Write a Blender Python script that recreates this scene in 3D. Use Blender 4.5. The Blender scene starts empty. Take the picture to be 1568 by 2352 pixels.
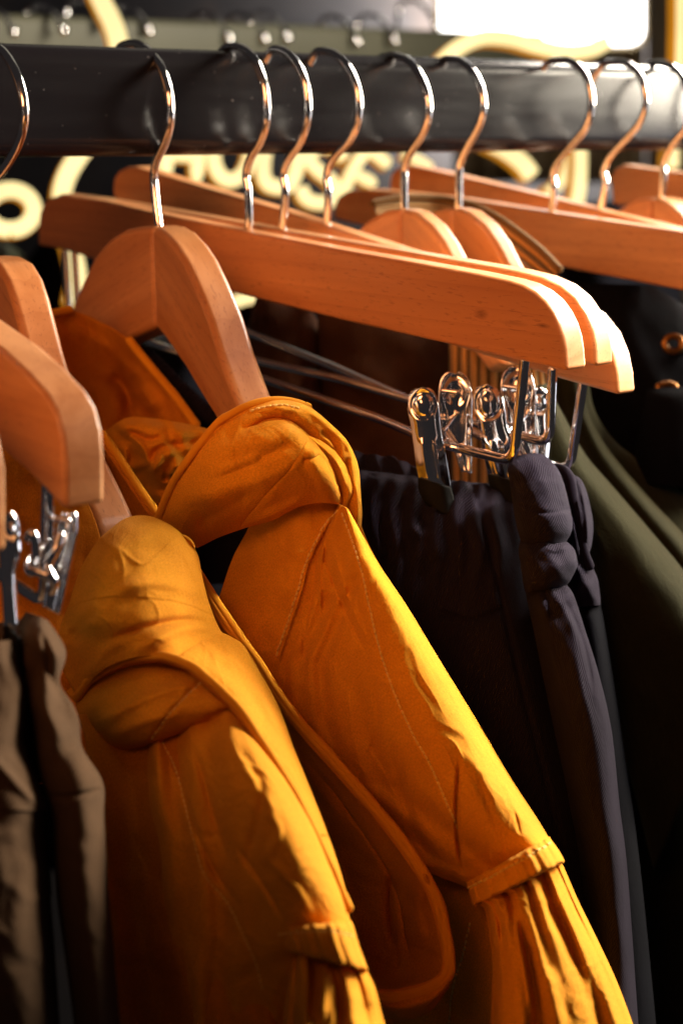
import bpy, bmesh, math, random
import numpy as np
from mathutils import Vector, Matrix
from mathutils.bvhtree import BVHTree
random.seed(7)
K = 0.0012                      # one working unit = 1.2 mm
BASE = np.array([0, 0, 1.5])
# ---------------------------------------------------------------- camera frame
F = 3600.
az = math.radians(53.7); pt = math.radians(13.8)
RT = np.array([math.sin(az), -math.cos(az), 0]); FW = np.array([math.cos(az)*math.cos(pt), math.sin(az)*math.cos(pt), -math.sin(pt)])
UP = np.cross(RT, FW)
def ray(x, y): return FW + RT*(x-784)/F - UP*(y-1176)/F
C = -500*ray(380, 236)
def P(x, y, d): return C + d*ray(x, y)
def PA(X, Y, D):
    return C + D[..., None]*(FW + RT*((X-784)/F)[..., None] - UP*((Y-1176)/F)[..., None])
def M(v): return np.asarray(v)*K + BASE
sc = bpy.context.scene
col = sc.collection
# ---------------------------------------------------------------- objects
def thing(name, label, cat, loc, group=None, kind=None):
    o = bpy.data.objects.new(name, None); col.objects.link(o)
    o.empty_display_size = .02
    o.location = M(loc)
    o['label'] = label; o['category'] = cat
    if group: o['group'] = group
    return o
def tag(o, label, cat=None, group=None):
    o['label'] = label
    if cat: o['category'] = cat
    if group: o['group'] = group
    return o
def mesh_obj(name, verts, faces, mat, parent=None, axes=None, origin=None, smooth=True, uv=None):
    """verts in working units (world). axes: 3x3 rows = local x,y,z"""
    V = M(np.asarray(verts, float))
    org = M(origin) if origin is not None else (np.array(parent.location) if parent and parent.parent is None and parent.type == 'EMPTY' else (V.mean(0)))
    A = np.eye(3) if axes is None else np.array(axes)
    L = (V-org) @ A.T
    me = bpy.data.meshes.new(name)
    me.from_pydata(L.tolist(), [], [list(map(int, f)) for f in faces])
    me.update()
    if uv is not None:
        ul = me.uv_layers.new(name='UVMap')
        li = np.zeros(len(me.loops), int); me.loops.foreach_get('vertex_index', li)
        ul.data.foreach_set('uv', np.asarray(uv)[li].ravel())
    if smooth: me.polygons.foreach_set('use_smooth', [True]*len(me.polygons))
    o = bpy.data.objects.new(name, me); col.objects.link(o)
    if mat: me.materials.append(mat)
    mw = Matrix.Identity(4)
    for i in range(3):
        for j in range(3): mw[i][j] = A[j][i]
        mw[i][3] = org[i]
    if parent:
        o.parent = parent
        pm = parent.matrix_basis.copy()
        q = parent.parent
        while q: pm = q.matrix_basis @ pm; q = q.parent
        o.matrix_basis = pm.inverted() @ mw
    else: o.matrix_basis = mw
    return o
def unit(v): v = np.asarray(v, float); return v/max(np.linalg.norm(v), 1e-9)
def cr(pts, n, closed=False):
    """Catmull-Rom resample of an array of points (k x dim) into n"""
    p = np.asarray(pts, float); k = len(p)
    if k == 2 and not closed: t = np.linspace(0, 1, n)[:, None]; return p[0]*(1-t)+p[1]*t
    if closed: q = np.vstack([p[-1:], p, p[:2]]); m = k
    else: q = np.vstack([2*p[:1]-p[1:2], p, 2*p[-1:]-p[-2:-1]]); m = k-1
    t = np.linspace(0, m, n, endpoint=not closed); i = np.minimum(t.astype(int), m-1); f = (t-i)[:, None]
    a, b, c, d = q[i], q[i+1], q[i+2], q[i+3]
    return .5*((2*b)+(-a+c)*f+(2*a-5*b+4*c-d)*f**2+(-a+3*b-3*c+d)*f**3)
def cr_axis(A, n):
    """resample array (k,m,dim) along axis 0"""
    k = A.shape[0]; return cr(A.reshape(k, -1), n).reshape(n, *A.shape[1:])
def tube_geo(path, r, segs=14, closed=False, flat=None, cap=True):
    p = np.asarray(path, float); n = len(p)
    R = np.full(n, r, float) if np.isscalar(r) else np.asarray(r, float)
    T = np.gradient(p, axis=0)
    if closed: T = np.roll(p, -1, 0)-np.roll(p, 1, 0)
    T = np.array([unit(t) for t in T])
    ref = np.array([0, 0, 1.]) if abs(T[0][2]) < .8 else np.array([0, 1., 0])
    N = unit(ref-T[0]*(ref@T[0])); V = []; 
    fr = []
    for i in range(n):
        N = unit(N-T[i]*(N@T[i])); B = np.cross(T[i], N); fr.append((N, B))
    a = np.linspace(0, 2*math.pi, segs, endpoint=False)
    rings = []
    def ring(c, N, B, rr, off=0, T=None):
        return [c+(T*off if T is not None else 0)+rr*(math.cos(x)*N+math.sin(x)*B) for x in a]
    if cap and not closed:
        for k in (.2, .6, .9): rings.append(ring(p[0], *fr[0], R[0]*math.sqrt(1-(1-k)**2) if k < 1 else R[0], -R[0]*(1-k), T[0]))
    for i in range(n): rings.append(ring(p[i], *fr[i], R[i]))
    if cap and not closed:
        for k in (.9, .6, .2): rings.append(ring(p[-1], *fr[-1], R[-1]*math.sqrt(1-(1-k)**2), R[-1]*(1-k), T[-1]))
    V = [v for rg in rings for v in rg]; F_ = []
    m = len(rings)
    for i in range(m if closed else m-1):
        for j in range(segs):
            i2 = (i+1) % m; j2 = (j+1) % segs
            F_.append((i*segs+j, i*segs+j2, i2*segs+j2, i2*segs+j))
    if not closed: F_.append(tuple(range(segs))[::-1]); F_.append(tuple((m-1)*segs+j for j in range(segs)))
    return V, F_
def merge(parts):
    V = []; Fs = []
    for v, f in parts:
        b = len(V); V += list(v); Fs += [tuple(i+b for i in q) for q in f]
    return V, Fs
def tube(name, path, r, mat, parent, **k):
    v, f = tube_geo(path, r, **k); return mesh_obj(name, v, f, mat, parent)
def mod_bevel(o, w, segs=3, ang=35):
    b = o.modifiers.new('bevel', 'BEVEL'); b.width = w*K; b.segments = segs; b.limit_method = 'ANGLE'; b.angle_limit = math.radians(ang); b.harden_normals = True
    return o
def mod_solid(o, t, off=-1):
    s = o.modifiers.new('thick', 'SOLIDIFY'); s.thickness = t*K; s.offset = off; return o
# ---------------------------------------------------------------- noise
def vnoise(x, y, seed=0):
    xi = np.floor(x).astype(np.int64); yi = np.floor(y).astype(np.int64); fx = x-xi; fy = y-yi
    fx = fx**3*(fx*(fx*6-15)+10); fy = fy**3*(fy*(fy*6-15)+10)
    def h(a, b):
        n = (a*374761393+b*668265263+seed*982451653) & 0x7fffffff
        n = (n ^ (n >> 13))*1274126177 & 0x7fffffff
        return ((n ^ (n >> 16)) & 0xffff)/65535.
    return (h(xi, yi)*(1-fx)+h(xi+1, yi)*fx)*(1-fy)+(h(xi, yi+1)*(1-fx)+h(xi+1, yi+1)*fx)*fy
def aniso(X, Y, ang, L, Wd, seed=0, warp=.4):
    a = math.radians(ang); u = X*math.cos(a)+Y*math.sin(a); v = -X*math.sin(a)+Y*math.cos(a)
    v = v+(vnoise(u/L*1.7+5, v/Wd*.4+3, seed+9)-.5)*Wd*warp*3
    n = vnoise(u/L, v/Wd, seed)*2-1
    if warp > 1: return (1-np.abs(n))**4*1.6*np.clip(vnoise(u/L*1.3+7, v/Wd*.35, seed+4)*2-.6, 0, 1)      # sharp pinched creases
    return n
def dist_poly(X, Y, poly):
    p = np.asarray(poly, float); best = np.full(X.shape, 1e9); side = np.zeros(X.shape); tt = np.zeros(X.shape)
    n = len(p)-1
    for i in range(n):
        a, b = p[i], p[i+1]; d = b-a; L2 = d@d+1e-9
        t = np.clip(((X-a[0])*d[0]+(Y-a[1])*d[1])/L2, 0, 1)
        ex = X-a[0]-t*d[0]; ey = Y-a[1]-t*d[1]; q = np.hypot(ex, ey); m = q < best
        best = np.where(m, q, best); side = np.where(m, np.sign(d[0]*ey-d[1]*ex), side); tt = np.where(m, (i+t)/n, tt)
    return best, side, tt
def brush(X, Y, D, strokes, weight=None):
    """ridges (+) and valleys (-) pressed into a cloth surface; stroke=(points,width,height[,kind])"""
    w = 1. if weight is None else weight
    out = D.copy()
    for s in strokes:
        pts, wd, amp = s[:3]; kind = s[3] if len(s) > 3 else 'g'
        sm = cr(pts, 6*len(pts)) if len(pts) > 2 else np.array(pts, float)
        d, sd, t = dist_poly(X, Y, sm)
        fade = np.clip(np.minimum(t, 1-t)*5, 0, 1) if kind != 'full' and kind != 'step' else 1.
        if kind == 'step':       # raised on the positive side, soft fall away, sharp at the line
            z = sd*d; out -= amp*w*np.where(z > 0, np.exp(-z/wd), -.35*np.exp(z/(wd*.5)))
        elif kind == 'sharp': out -= amp*fade*w*np.exp(-d/wd)
        else: out -= amp*fade*w*np.exp(-(d/wd)**2)
    return out
def uvs(PT):
    du = np.linalg.norm(np.diff(PT, axis=1), axis=2).mean(0); dv = np.linalg.norm(np.diff(PT, axis=0), axis=2).mean(1)
    u = np.concatenate([[0], np.cumsum(du)]); v = np.concatenate([[0], np.cumsum(dv)])
    U, V = np.meshgrid(u, v); return np.stack([U, V], -1).reshape(-1, 2)*.01
SURF = {}
def sheet(name, rows, mat, parent, nu=80, nv=80, strokes=(), wr=(), thick=.7, fn=None, key=None):
    rows = [np.array(cr(r, max(len(r), 8))) if len(r) != len(rows[0]) else np.array(r, float) for r in rows]
    A = np.array(rows, float)
    A = cr_axis(A, nv); A = np.transpose(cr_axis(np.transpose(A, (1, 0, 2)), nu), (1, 0, 2))
    X, Y, D = A[..., 0], A[..., 1], A[..., 2]
    for (ang, L, Wd, amp, seed, *ex) in wr: D = D-amp*aniso(X, Y, ang, L, Wd, seed, *ex)
    if fn is not None: X, Y, D = fn(X, Y, D)
    if strokes: D = brush(X, Y, D, strokes)
    PT = PA(X, Y, D); V = PT.reshape(-1, 3)
    Fs = [(j*nu+i, j*nu+i+1, (j+1)*nu+i+1, (j+1)*nu+i) for j in range(nv-1) for i in range(nu-1)]
    Fs = [f[::-1] for f in Fs]
    o = mesh_obj(name, V, Fs, mat, parent, uv=uvs(PT))
    if thick: mod_solid(o, thick)
    if key: SURF[key] = BVHTree.FromPolygons([tuple(v) for v in V], Fs)
    return o
def loft(name, rows, mat, parent, nf=60, nv=100, strokes=(), wr=(), fn=None, back=.8, key=None, cap=True, p=1.0, skew=0.):
    """closed hanging body; row=(xl,yl,xr,yr,depth,thickness)"""
    A = cr(np.array(rows, float), nv); n = 2*nf
    th = np.linspace(0, 2*math.pi, n, endpoint=False)[None, :]
    cx = ((A[:, 0]+A[:, 2])/2)[:, None]; cy = ((A[:, 1]+A[:, 3])/2)[:, None]; hx = ((A[:, 2]-A[:, 0])/2)[:, None]; hy = ((A[:, 3]-A[:, 1])/2)[:, None]
    c = np.cos(th); s = np.sin(th)
    X = cx+hx*c; Y = cy+hy*c
    D = A[:, 4][:, None]-A[:, 5][:, None]*np.where(s > 0, np.abs(s)**p*(1+skew*c), -np.abs(s)**p*back)
    w = np.clip(s*2.5, 0, 1)
    for (ang, L, Wd, amp, seed, *ex) in wr: D = D-amp*w*aniso(X, Y, ang, L, Wd, seed, *ex)
    if fn is not None: X, Y, D = fn(X, Y, D, th+0*X, np.linspace(0, 1, nv)[:, None]+0*X, w)
    if strokes: D = brush(X, Y, D, strokes, w)
    PT = PA(X, Y, D); V = PT.reshape(-1, 3)
    Fs = [(j*n+i, (j+1)*n+i, (j+1)*n+(i+1) % n, j*n+(i+1) % n) for j in range(nv-1) for i in range(n)]
    if cap: Fs.append(tuple(range(n))); Fs.append(tuple((nv-1)*n+i for i in range(n))[::-1])
    o = mesh_obj(name, V, Fs, mat, parent, uv=uvs(PT))
    if key: SURF[key] = BVHTree.FromPolygons([tuple(v) for v in V], Fs)
    return o
def stitches(paths, keys, mat, parent, pitch=13, gap=.28, r=.34, name='topstitching'):
    for pts in paths:
        parts = []
        q = cr(pts, 400) if len(pts) > 2 else cr(pts, 200)
        L = np.concatenate([[0], np.cumsum(np.hypot(*np.diff(q, axis=0).T))]); n = max(2, int(L[-1]/pitch))
        for i in range(n):
            a = L[-1]*i/n; b = a+L[-1]/n*(1-gap); P3 = []
            jx = random.uniform(-.8, .8)
            for k, t in enumerate(np.linspace(a, b, 5)):
                x = np.interp(t, L, q[:, 0])+jx; y = np.interp(t, L, q[:, 1])+jx
                best = None
                for kk in keys:
                    h = SURF[kk].ray_cast(Vector(C), Vector(ray(x, y)))
                    if h[0] is not None and (best is None or h[3] < best[3]): best = h
                if best: 
                    lift = [-.15, .22, .3, .22, -.15][k]
                    P3.append(np.array(best[0])-unit(ray(x, y))*lift)
            if len(P3) == 5 and np.linalg.norm(P3[0]-P3[-1]) < 6: parts.append(tube_geo(P3, r, segs=6, cap=False))
        if parts:
            v, f = merge(parts); mesh_obj(name, v, f, mat, parent)
# ---------------------------------------------------------------- materials
def newmat(name):
    m = bpy.data.materials.new(name); m.use_nodes = True; nt = m.node_tree; nt.nodes.clear()
    o = nt.nodes.new('ShaderNodeOutputMaterial'); b = nt.nodes.new('ShaderNodeBsdfPrincipled'); nt.links.new(b.outputs[0], o.inputs[0])
    return m, nt, b, o
def nd(nt, t, **k):
    n = nt.nodes.new(t)
    for a, v in k.items():
        if a in n.inputs.keys() if hasattr(n.inputs, 'keys') else False: n.inputs[a].default_value = v
        else: setattr(n, a, v)
    return n
def ramp(nt, fac, stops):
    r = nt.nodes.new('ShaderNodeValToRGB'); nt.links.new(fac, r.inputs[0]); e = r.color_ramp.elements
    while len(e) < len(stops): e.new(.5)
    for q, (p_, c_) in zip(e, stops): q.position = p_; q.color = (*c_, 1) if len(c_) == 3 else c_
    return r
def mix(nt, a, b, fac, mode='MIX'):
    m = nt.nodes.new('ShaderNodeMix'); m.data_type = 'RGBA'; m.blend_type = mode
    for s, v in ((m.inputs[6], a), (m.inputs[7], b), (m.inputs[0], fac)):
        if isinstance(v, (int, float)): s.default_value = v
        elif isinstance(v, tuple): s.default_value = (*v, 1)
        else: nt.links.new(v, s)
    return m.outputs[2]
def bumps(nt, b, lst):
    prev = None
    for h, st, di in lst:
        n = nt.nodes.new('ShaderNodeBump'); n.inputs['Strength'].default_value = st; n.inputs['Distance'].default_value = di
        nt.links.new(h, n.inputs['Height'])
        if prev: nt.links.new(prev, n.inputs['Normal'])
        prev = n.outputs[0]
    nt.links.new(prev, b.inputs['Normal'])
def noise(nt, vec, scale, detail=3, rough=.5, dist=0):
    n = nt.nodes.new('ShaderNodeTexNoise'); n.inputs['Scale'].default_value = scale; n.inputs['Detail'].default_value = detail; n.inputs['Roughness'].default_value = rough; n.inputs['Distortion'].default_value = dist
    if vec: nt.links.new(vec, n.inputs['Vector'])
    return n.outputs[0]
def mapping(nt, vec, scale=(1, 1, 1), rot=(0, 0, 0), loc=(0, 0, 0)):
    m = nt.nodes.new('ShaderNodeMapping'); m.inputs['Scale'].default_value = scale; m.inputs['Rotation'].default_value = rot; m.inputs['Location'].default_value = loc
    nt.links.new(vec, m.inputs[0]); return m.outputs[0]
def wave(nt, vec, scale, dist=0, det=1, dscale=1, prof='SIN', dirn='X'):
    w = nt.nodes.new('ShaderNodeTexWave'); w.wave_profile = prof; w.bands_direction = dirn
    w.inputs['Scale'].default_value = scale; w.inputs['Distortion'].default_value = dist; w.inputs['Detail'].default_value = det; w.inputs['Detail Scale'].default_value = dscale
    nt.links.new(vec, w.inputs['Vector']); return w.outputs['Fac']
def math_(nt, op, a, b):
    m = nt.nodes.new('ShaderNodeMath'); m.operation = op
    for s, v in ((m.inputs[0], a), (m.inputs[1], b)):
        if isinstance(v, (int, float)): s.default_value = v
        else: nt.links.new(v, s)
    return m.outputs[0]
def wood(name, c1, c2, rough=.42, coat=.25, knots=()):
    m, nt, b, o = newmat(name)
    tc = nt.nodes.new('ShaderNodeTexCoord').outputs['Object']; oi = nt.nodes.new('ShaderNodeObjectInfo')
    off = nt.nodes.new('ShaderNodeVectorMath'); off.operation = 'MULTIPLY_ADD'; nt.links.new(oi.outputs['Random'], off.inputs[0]); off.inputs[1].default_value = (3, 5, 7); nt.links.new(tc, off.inputs[2]); v = off.outputs[0]
    g = noise(nt, mapping(nt, v, (5, 60, 75)), 1., 4, .55, .8)
    big = noise(nt, mapping(nt, v, (4, 14, 22)), 1.2, 2, .5, .5)
    rings = wave(nt, mapping(nt, v, (1.6, 30, 30)), 1.6, 5, 2, 1.2, 'SAW', 'Z')
    fleck = noise(nt, mapping(nt, v, (190, 1300, 1300)), 1., 2, .5)
    knot = noise(nt, mapping(nt, v, (14, 30, 50)), 1., 1, .5)
    base = ramp(nt, g, [(.3, c1), (.72, c2)]).outputs[0]
    base = mix(nt, base, (c1[0]*.72, c1[1]*.6, c1[2]*.5), math_(nt, 'MULTIPLY', ramp(nt, big, [(.5, (0, 0, 0)), (.8, (1, 1, 1))]).outputs[0], .45))
    base = mix(nt, base, (c1[0]*.8, c1[1]*.68, c1[2]*.6), math_(nt, 'MULTIPLY', ramp(nt, rings, [(.7, (0, 0, 0)), (1., (1, 1, 1))]).outputs[0], .3))
    base = mix(nt, base, (c1[0]*.45, c1[1]*.32, c1[2]*.25), math_(nt, 'MULTIPLY', ramp(nt, fleck, [(.6, (0, 0, 0)), (.7, (1, 1, 1))]).outputs[0], .42))
    base = mix(nt, base, (c1[0]*.4, c1[1]*.2, c1[2]*.15), math_(nt, 'MULTIPLY', ramp(nt, knot, [(.80, (0, 0, 0)), (.88, (1, 1, 1))]).outputs[0], .8))
    tone = ramp(nt, oi.outputs['Random'], [(0, (.80, .76, .72)), (.5, (1, 1, 1)), (1, (1.0, .90, .84))]).outputs[0]; base = mix(nt, base, tone, 1., 'MULTIPLY')      # every board its own tone
    for (kx, kz, rx, rz, s_) in knots:      # dark knots at fixed places of one board
        k = nt.nodes.new('ShaderNodeVectorMath'); k.operation = 'DISTANCE'
        nt.links.new(mapping(nt, tc, (1/rx, 0, 1/rz), (0, 0, 0), (-kx/rx, 0, -kz/rz)), k.inputs[0])
        dd = math_(nt, 'ADD', k.outputs['Value'], math_(nt, 'MULTIPLY', noise(nt, mapping(nt, tc, (60, 300, 300)), 1., 3), .9))
        base = mix(nt, base, (c1[0]*.25, c1[1]*.12, c1[2]*.08), math_(nt, 'MULTIPLY', ramp(nt, dd, [(.5, (1, 1, 1)), (1., (.0, .0, .0))]).outputs[0], s_))
    nt.links.new(base, b.inputs['Base Color'])
    rr = ramp(nt, g, [(.3, (rough-.08,)*3), (.7, (rough+.12,)*3)]).outputs[0]; nt.links.new(rr, b.inputs['Roughness'])
    b.inputs['Coat Weight'].default_value = coat; b.inputs['Coat Roughness'].default_value = .25
    bumps(nt, b, [(fleck, .12, .0002), (g, .1, .0003)])
    return m
def cloth(name, c, c2=None, twill=None, rough=.9, sheen=.25, sheen_c=(1, 1, 1), weave=1., mott=.25, ribs=None, fuzz=.3, cr_=1.):
    m, nt, b, o = newmat(name)
    t = nt.nodes.new('ShaderNodeTexCoord'); uv = t.outputs['UV']; ob = t.outputs['Object']
    n1 = noise(nt, ob, 45, 4, .6, .3); n2 = noise(nt, mapping(nt, uv, (500, 90, 1)), 1, 3, .6); n3 = noise(nt, mapping(nt, uv, (90, 500, 1)), 1, 3, .6)
    c2 = c2 or tuple(x*.72 for x in c)
    colr = ramp(nt, n1, [(.3, c2), (.7, c)]).outputs[0]
    slub = math_(nt, 'ADD', n2, n3)
    colr = mix(nt, colr, tuple(x*.6 for x in c), math_(nt, 'MULTIPLY', ramp(nt, math_(nt, 'MULTIPLY', slub, .5), [(.35, (1, 1, 1)), (.55, (0, 0, 0))]).outputs[0], mott))
    bl = [(slub, .35*weave, .0002)]
    colr = mix(nt, colr, ramp(nt, noise(nt, mapping(nt, uv, (260, 150, 1), (0, 0, .35)), 1, 2, .7), [(.36, (.74,)*3), (.62, (1.12,)*3)]).outputs[0], .75, 'MULTIPLY')
    if twill:
        w = wave(nt, mapping(nt, uv, (1, 1, 1), (0, 0, math.radians(twill[0]))), twill[1], 1.5, 2, .6)
        colr = mix(nt, tuple(x*.5 for x in c), colr, ramp(nt, w, [(.15, (0, 0, 0)), (.6, (1, 1, 1))]).outputs[0])
        bl.append((w, .6, .0004))
    if ribs:
        w = wave(nt, mapping(nt, uv, (1, 1, 1), (0, 0, math.radians(ribs[0]))), ribs[1], .6, 1, .5)
        colr = mix(nt, tuple(x*.22 for x in c), colr, ramp(nt, w, [(.15, (0, 0, 0)), (.6, (1, 1, 1))]).outputs[0])
        bl.append((w, 1., .0015))
    fz = noise(nt, ob, 1500, 2, .6); bl.append((fz, fuzz, .0002))
    bl.insert(0, (noise(nt, mapping(nt, uv, (26, 11, 1), (0, 0, .5)), 1, 5, .62, .6), .30*cr_, .0016)); bl.insert(1, (noise(nt, ob, 420, 4, .65), .22*cr_, .0005))
    nt.links.new(colr, b.inputs['Base Color']); b.inputs['Roughness'].default_value = rough
    b.inputs['Sheen Weight'].default_value = sheen; b.inputs['Sheen Tint'].default_value = (*sheen_c, 1); b.inputs['Sheen Roughness'].default_value = .5
    b.inputs['Specular IOR Level'].default_value = .15 if max(c) > .3 else .03
    bumps(nt, b, bl)
    return m
def metal(name, c, rough, scratch=.0):
    m, nt, b, o = newmat(name); b.inputs['Base Color'].default_value = (*c, 1); b.inputs['Metallic'].default_value = 1
    t = nt.nodes.new('ShaderNodeTexCoord').outputs['Object']
    n = noise(nt, t, 260, 4, .6); r = ramp(nt, n, [(.35, (rough*.6,)*3), (.75, (rough*1.8,)*3)]).outputs[0]; nt.links.new(r, b.inputs['Roughness'])
    bumps(nt, b, [(noise(nt, t, 90, 2, .5), .06, .0004)])
    return m
def emit(name, c, s, edge=None):
    m = bpy.data.materials.new(name); m.use_nodes = True; nt = m.node_tree; nt.nodes.clear()
    o = nt.nodes.new('ShaderNodeOutputMaterial'); e = nt.nodes.new('ShaderNodeEmission'); nt.links.new(e.outputs[0], o.inputs[0])
    e.inputs[0].default_value = (*c, 1); e.inputs[1].default_value = s
    n = noise(nt, nt.nodes.new('ShaderNodeTexCoord').outputs['Object'], 14, 2, .5)
    nt.links.new(math_(nt, 'MULTIPLY', ramp(nt, n, [(.3, (.82,)*3), (.7, (1.1,)*3)]).outputs[0], s), e.inputs[1])
    return m
WOOD = wood('beech_wood', (.50, .20, .065), (.74, .355, .135))
WOODE = wood('beech_end', (.70, .40, .22), (.80, .50, .30), .5, .1)
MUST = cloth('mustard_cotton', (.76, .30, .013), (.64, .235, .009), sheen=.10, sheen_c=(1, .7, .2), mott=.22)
MUSTD = cloth('mustard_cotton_shaded', (.62, .21, .010), (.50, .155, .008), sheen=.03, sheen_c=(1, .7, .2), mott=.2)  # same cotton in a darker tone, shade put into the colour
THREAD = cloth('mustard_thread', (.95, .58, .12), sheen=.2)
BLACK = cloth('black_twill', (.022, .0165, .027), (.014, .011, .017), twill=(38, 46), sheen=.02, sheen_c=(.8, .78, 1), mott=.3)
BROWN = cloth('brown_wool', (.125, .070, .038), (.09, .05, .027), twill=(40, 48), sheen=.06, sheen_c=(.9, .75, .6), fuzz=.6)
OLIVE = cloth('olive_moleskin', (.018, .0162, .007), (.012, .011, .0048), sheen=.10, sheen_c=(.8, .8, .5), fuzz=.5)
CORD = cloth('tan_corduroy', (.50, .24, .065), (.42, .19, .05), ribs=(0, 8.5), sheen=.2, sheen_c=(1, .8, .5))
NAVY = cloth('dark_denim', (.006, .006, .009), (.004, .004, .006), twill=(38, 55), sheen=.0)
DKGREEN = cloth('dark_green_wool', (.05, .055, .03), (.03, .035, .02), sheen=.1)
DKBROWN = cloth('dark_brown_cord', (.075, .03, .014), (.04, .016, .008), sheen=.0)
CHROME = metal('chrome', (.86, .86, .88), .09)
STEEL = metal('hook_steel', (.84, .83, .83), .13)
RUBBER, nt_, b_, _ = newmat('black_rubber'); b_.inputs['Base Color'].default_value = (.004, .004, .004, 1); b_.inputs['Roughness'].default_value = .6; b_.inputs['Specular IOR Level'].default_value = .15
bumps(nt_, b_, [(noise(nt_, nt_.nodes.new('ShaderNodeTexCoord').outputs['Object'], 900), .2, .0002)])
RAILM, nt_, b_, _ = newmat('satin_black_paint')
t_ = nt_.nodes.new('ShaderNodeTexCoord').outputs['Object']
sp = noise(nt_, t_, 640, 1, .5); base_ = ramp(nt_, sp, [(.755, (.009, .008, .010)), (.78, (.15, .14, .14))]).outputs[0]
nt_.links.new(base_, b_.inputs['Base Color'])
nt_.links.new(ramp(nt_, noise(nt_, mapping(nt_, t_, (6, 60, 60)), 3, 4, .6), [(.3, (.19,)*3), (.7, (.25,)*3)]).outputs[0], b_.inputs['Roughness'])
b_.inputs['Specular IOR Level'].default_value = .35
bumps(nt_, b_, [(noise(nt_, t_, 700, 2), .03, .0002)])
CORDC = cloth('tan_corduroy_collar', (.50, .24, .065), (.42, .19, .05), ribs=(90, 8.5), sheen=.2, sheen_c=(1, .8, .5))
RAIL2, nt_, b_, _ = newmat('grey_green_paint'); b_.inputs['Roughness'].default_value = .5; b_.inputs['Specular IOR Level'].default_value = .12
nt_.links.new(ramp(nt_, noise(nt_, nt_.nodes.new('ShaderNodeTexCoord').outputs['Object'], 12), [(.3, (.042, .041, .026)), (.7, (.060, .058, .038))]).outputs[0], b_.inputs['Base Color'])
WALLM, nt_, b_, _ = newmat('dark_wall'); b_.inputs['Roughness'].default_value = .8
nt_.links.new(ramp(nt_, noise(nt_, nt_.nodes.new('ShaderNodeTexCoord').outputs['Object'], 3.5, 5, .6), [(.3, (.012, .012, .016)), (.55, (.035, .03, .032)), (.8, (.09, .055, .04))]).outputs[0], b_.inputs['Base Color'])
COLM, nt_, b_, _ = newmat('bronze_curtain'); b_.inputs['Roughness'].default_value = .7
nt_.links.new(ramp(nt_, noise(nt_, mapping(nt_, nt_.nodes.new('ShaderNodeTexCoord').outputs['Object'], (12, 12, 1)), 2), [(.3, (.22, .15, .07)), (.7, (.42, .32, .17))]).outputs[0], b_.inputs['Base Color'])
NEON = emit('neon_front', (1., .79, .36), 1.5)
AMBER = emit('neon_side', (1., .36, .015), .6)
GLOW = emit('lit_window', (1., .97, .92), 7.)
# ---------------------------------------------------------------- hanger plane helper
class Pl:
    def __init__(s, sx, psi):
        a = math.radians(psi); s.o = np.array([sx, 0, 0.]); s.u = np.array([-math.sin(a), -math.cos(a), 0]); s.n = np.array([s.u[1], -s.u[0], 0])   # n points to the camera's left
        s.z = np.array([0, 0, 1.])
    def hit(s, x, y, w=0):
        R = ray(x, y); q = s.o+s.n*w; t = ((q-C)@s.n)/(R@s.n); return C+t*R
    def uz(s, x, y, w=0): X = s.hit(x, y, w)-s.o; return X@s.u, X[2]
    def pt(s, u, z, w=0): return s.o+s.u*u+s.z*z+s.n*w
def prism(name, pts, mat, parent, ext, axes, bevel=1.2, segs=3, origin=None):
    """pts: front outline (3d), ext: vector to the back outline"""
    p = np.array(pts); n = len(p); V = np.vstack([p, p+ext])
    nrm = np.zeros(3)
    for i in range(n): nrm += np.cross(p[i], p[(i+1) % n])
    if nrm@ext > 0: V = np.vstack([p[::-1], p[::-1]+ext])
    Fs = [tuple(range(n)), tuple(range(2*n-1, n-1, -1))]+[(i, i+n, (i+1) % n+n, (i+1) % n) for i in range(n)]
    o = mesh_obj(name, V, Fs, mat, parent, axes=axes, origin=origin)
    me = o.data; bm = bmesh.new(); bm.from_mesh(me); bmesh.ops.recalc_face_normals(bm, faces=bm.faces); bm.to_mesh(me); bm.free()
    mod_bevel(o, bevel, segs)
    return o
def hook(pl, px, parent, mat=STEEL, r=1.42, back=True):
    """px: hook outline from stem bottom upward, over the rail; then closed behind it"""
    q = [pl.uz(x, y) for x, y in px]
    if back:
        u, z = q[-1]; q += [(u-5.5, z-7), (u-8.5, z-17), (u-8, z-25)]
    c = cr(np.array(q), 90)
    o = tube('hook', [pl.pt(a, b) for a, b in c], r, mat, parent, segs=16)
    return o
def rounded(poly, it=2):
    p = np.array(poly, float)
    return p
# ================================================================ RAILS
def rail(name, x0, x1, y, z, hh, hd, rad, mat, label, cat, rotz=0.):
    prof = []
    for (cy, cz, a0) in ((hd-rad, hh-rad, 0), (-(hd-rad), hh-rad, 90), (-(hd-rad), -(hh-rad), 180), (hd-rad, -(hh-rad), 270)):
        for k in range(9): a = math.radians(a0+k*90/8); prof.append((cy+rad*math.cos(a), cz+rad*math.sin(a)))
    n = len(prof); V = []
    for x in (x0, x1):
        for (py, pz) in prof:
            V.append((x, y+py, z+pz))
    Fs = [(i, (i+1) % n, (i+1) % n+n, i+n) for i in range(n)]+[tuple(range(n))[::-1], tuple(range(n, 2*n))]
    t = thing(name, label, cat, ((x0+x1)/2, y, z))
    o = mesh_obj('tube', V, Fs, mat, t); o.data.set_sharp_from_angle(angle=math.radians(50))
    # round end stoppers
    for x, s in ((x0, -1), (x1, 1)):
        e = mesh_obj('end_cap', [(x+s*(2 if k else 0), y+py*1.03, z+pz*1.03) for k in (0, 1) for py, pz in prof], Fs, RUBBER, t); mod_bevel(e, .6)
    return t
rail('clothes_rail', -420, 900, 13, .3, 16.9, 8, 6., RAILM, 'black satin rectangular clothes rail carrying all the sharp wooden hangers in front', 'clothes rail')
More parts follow.
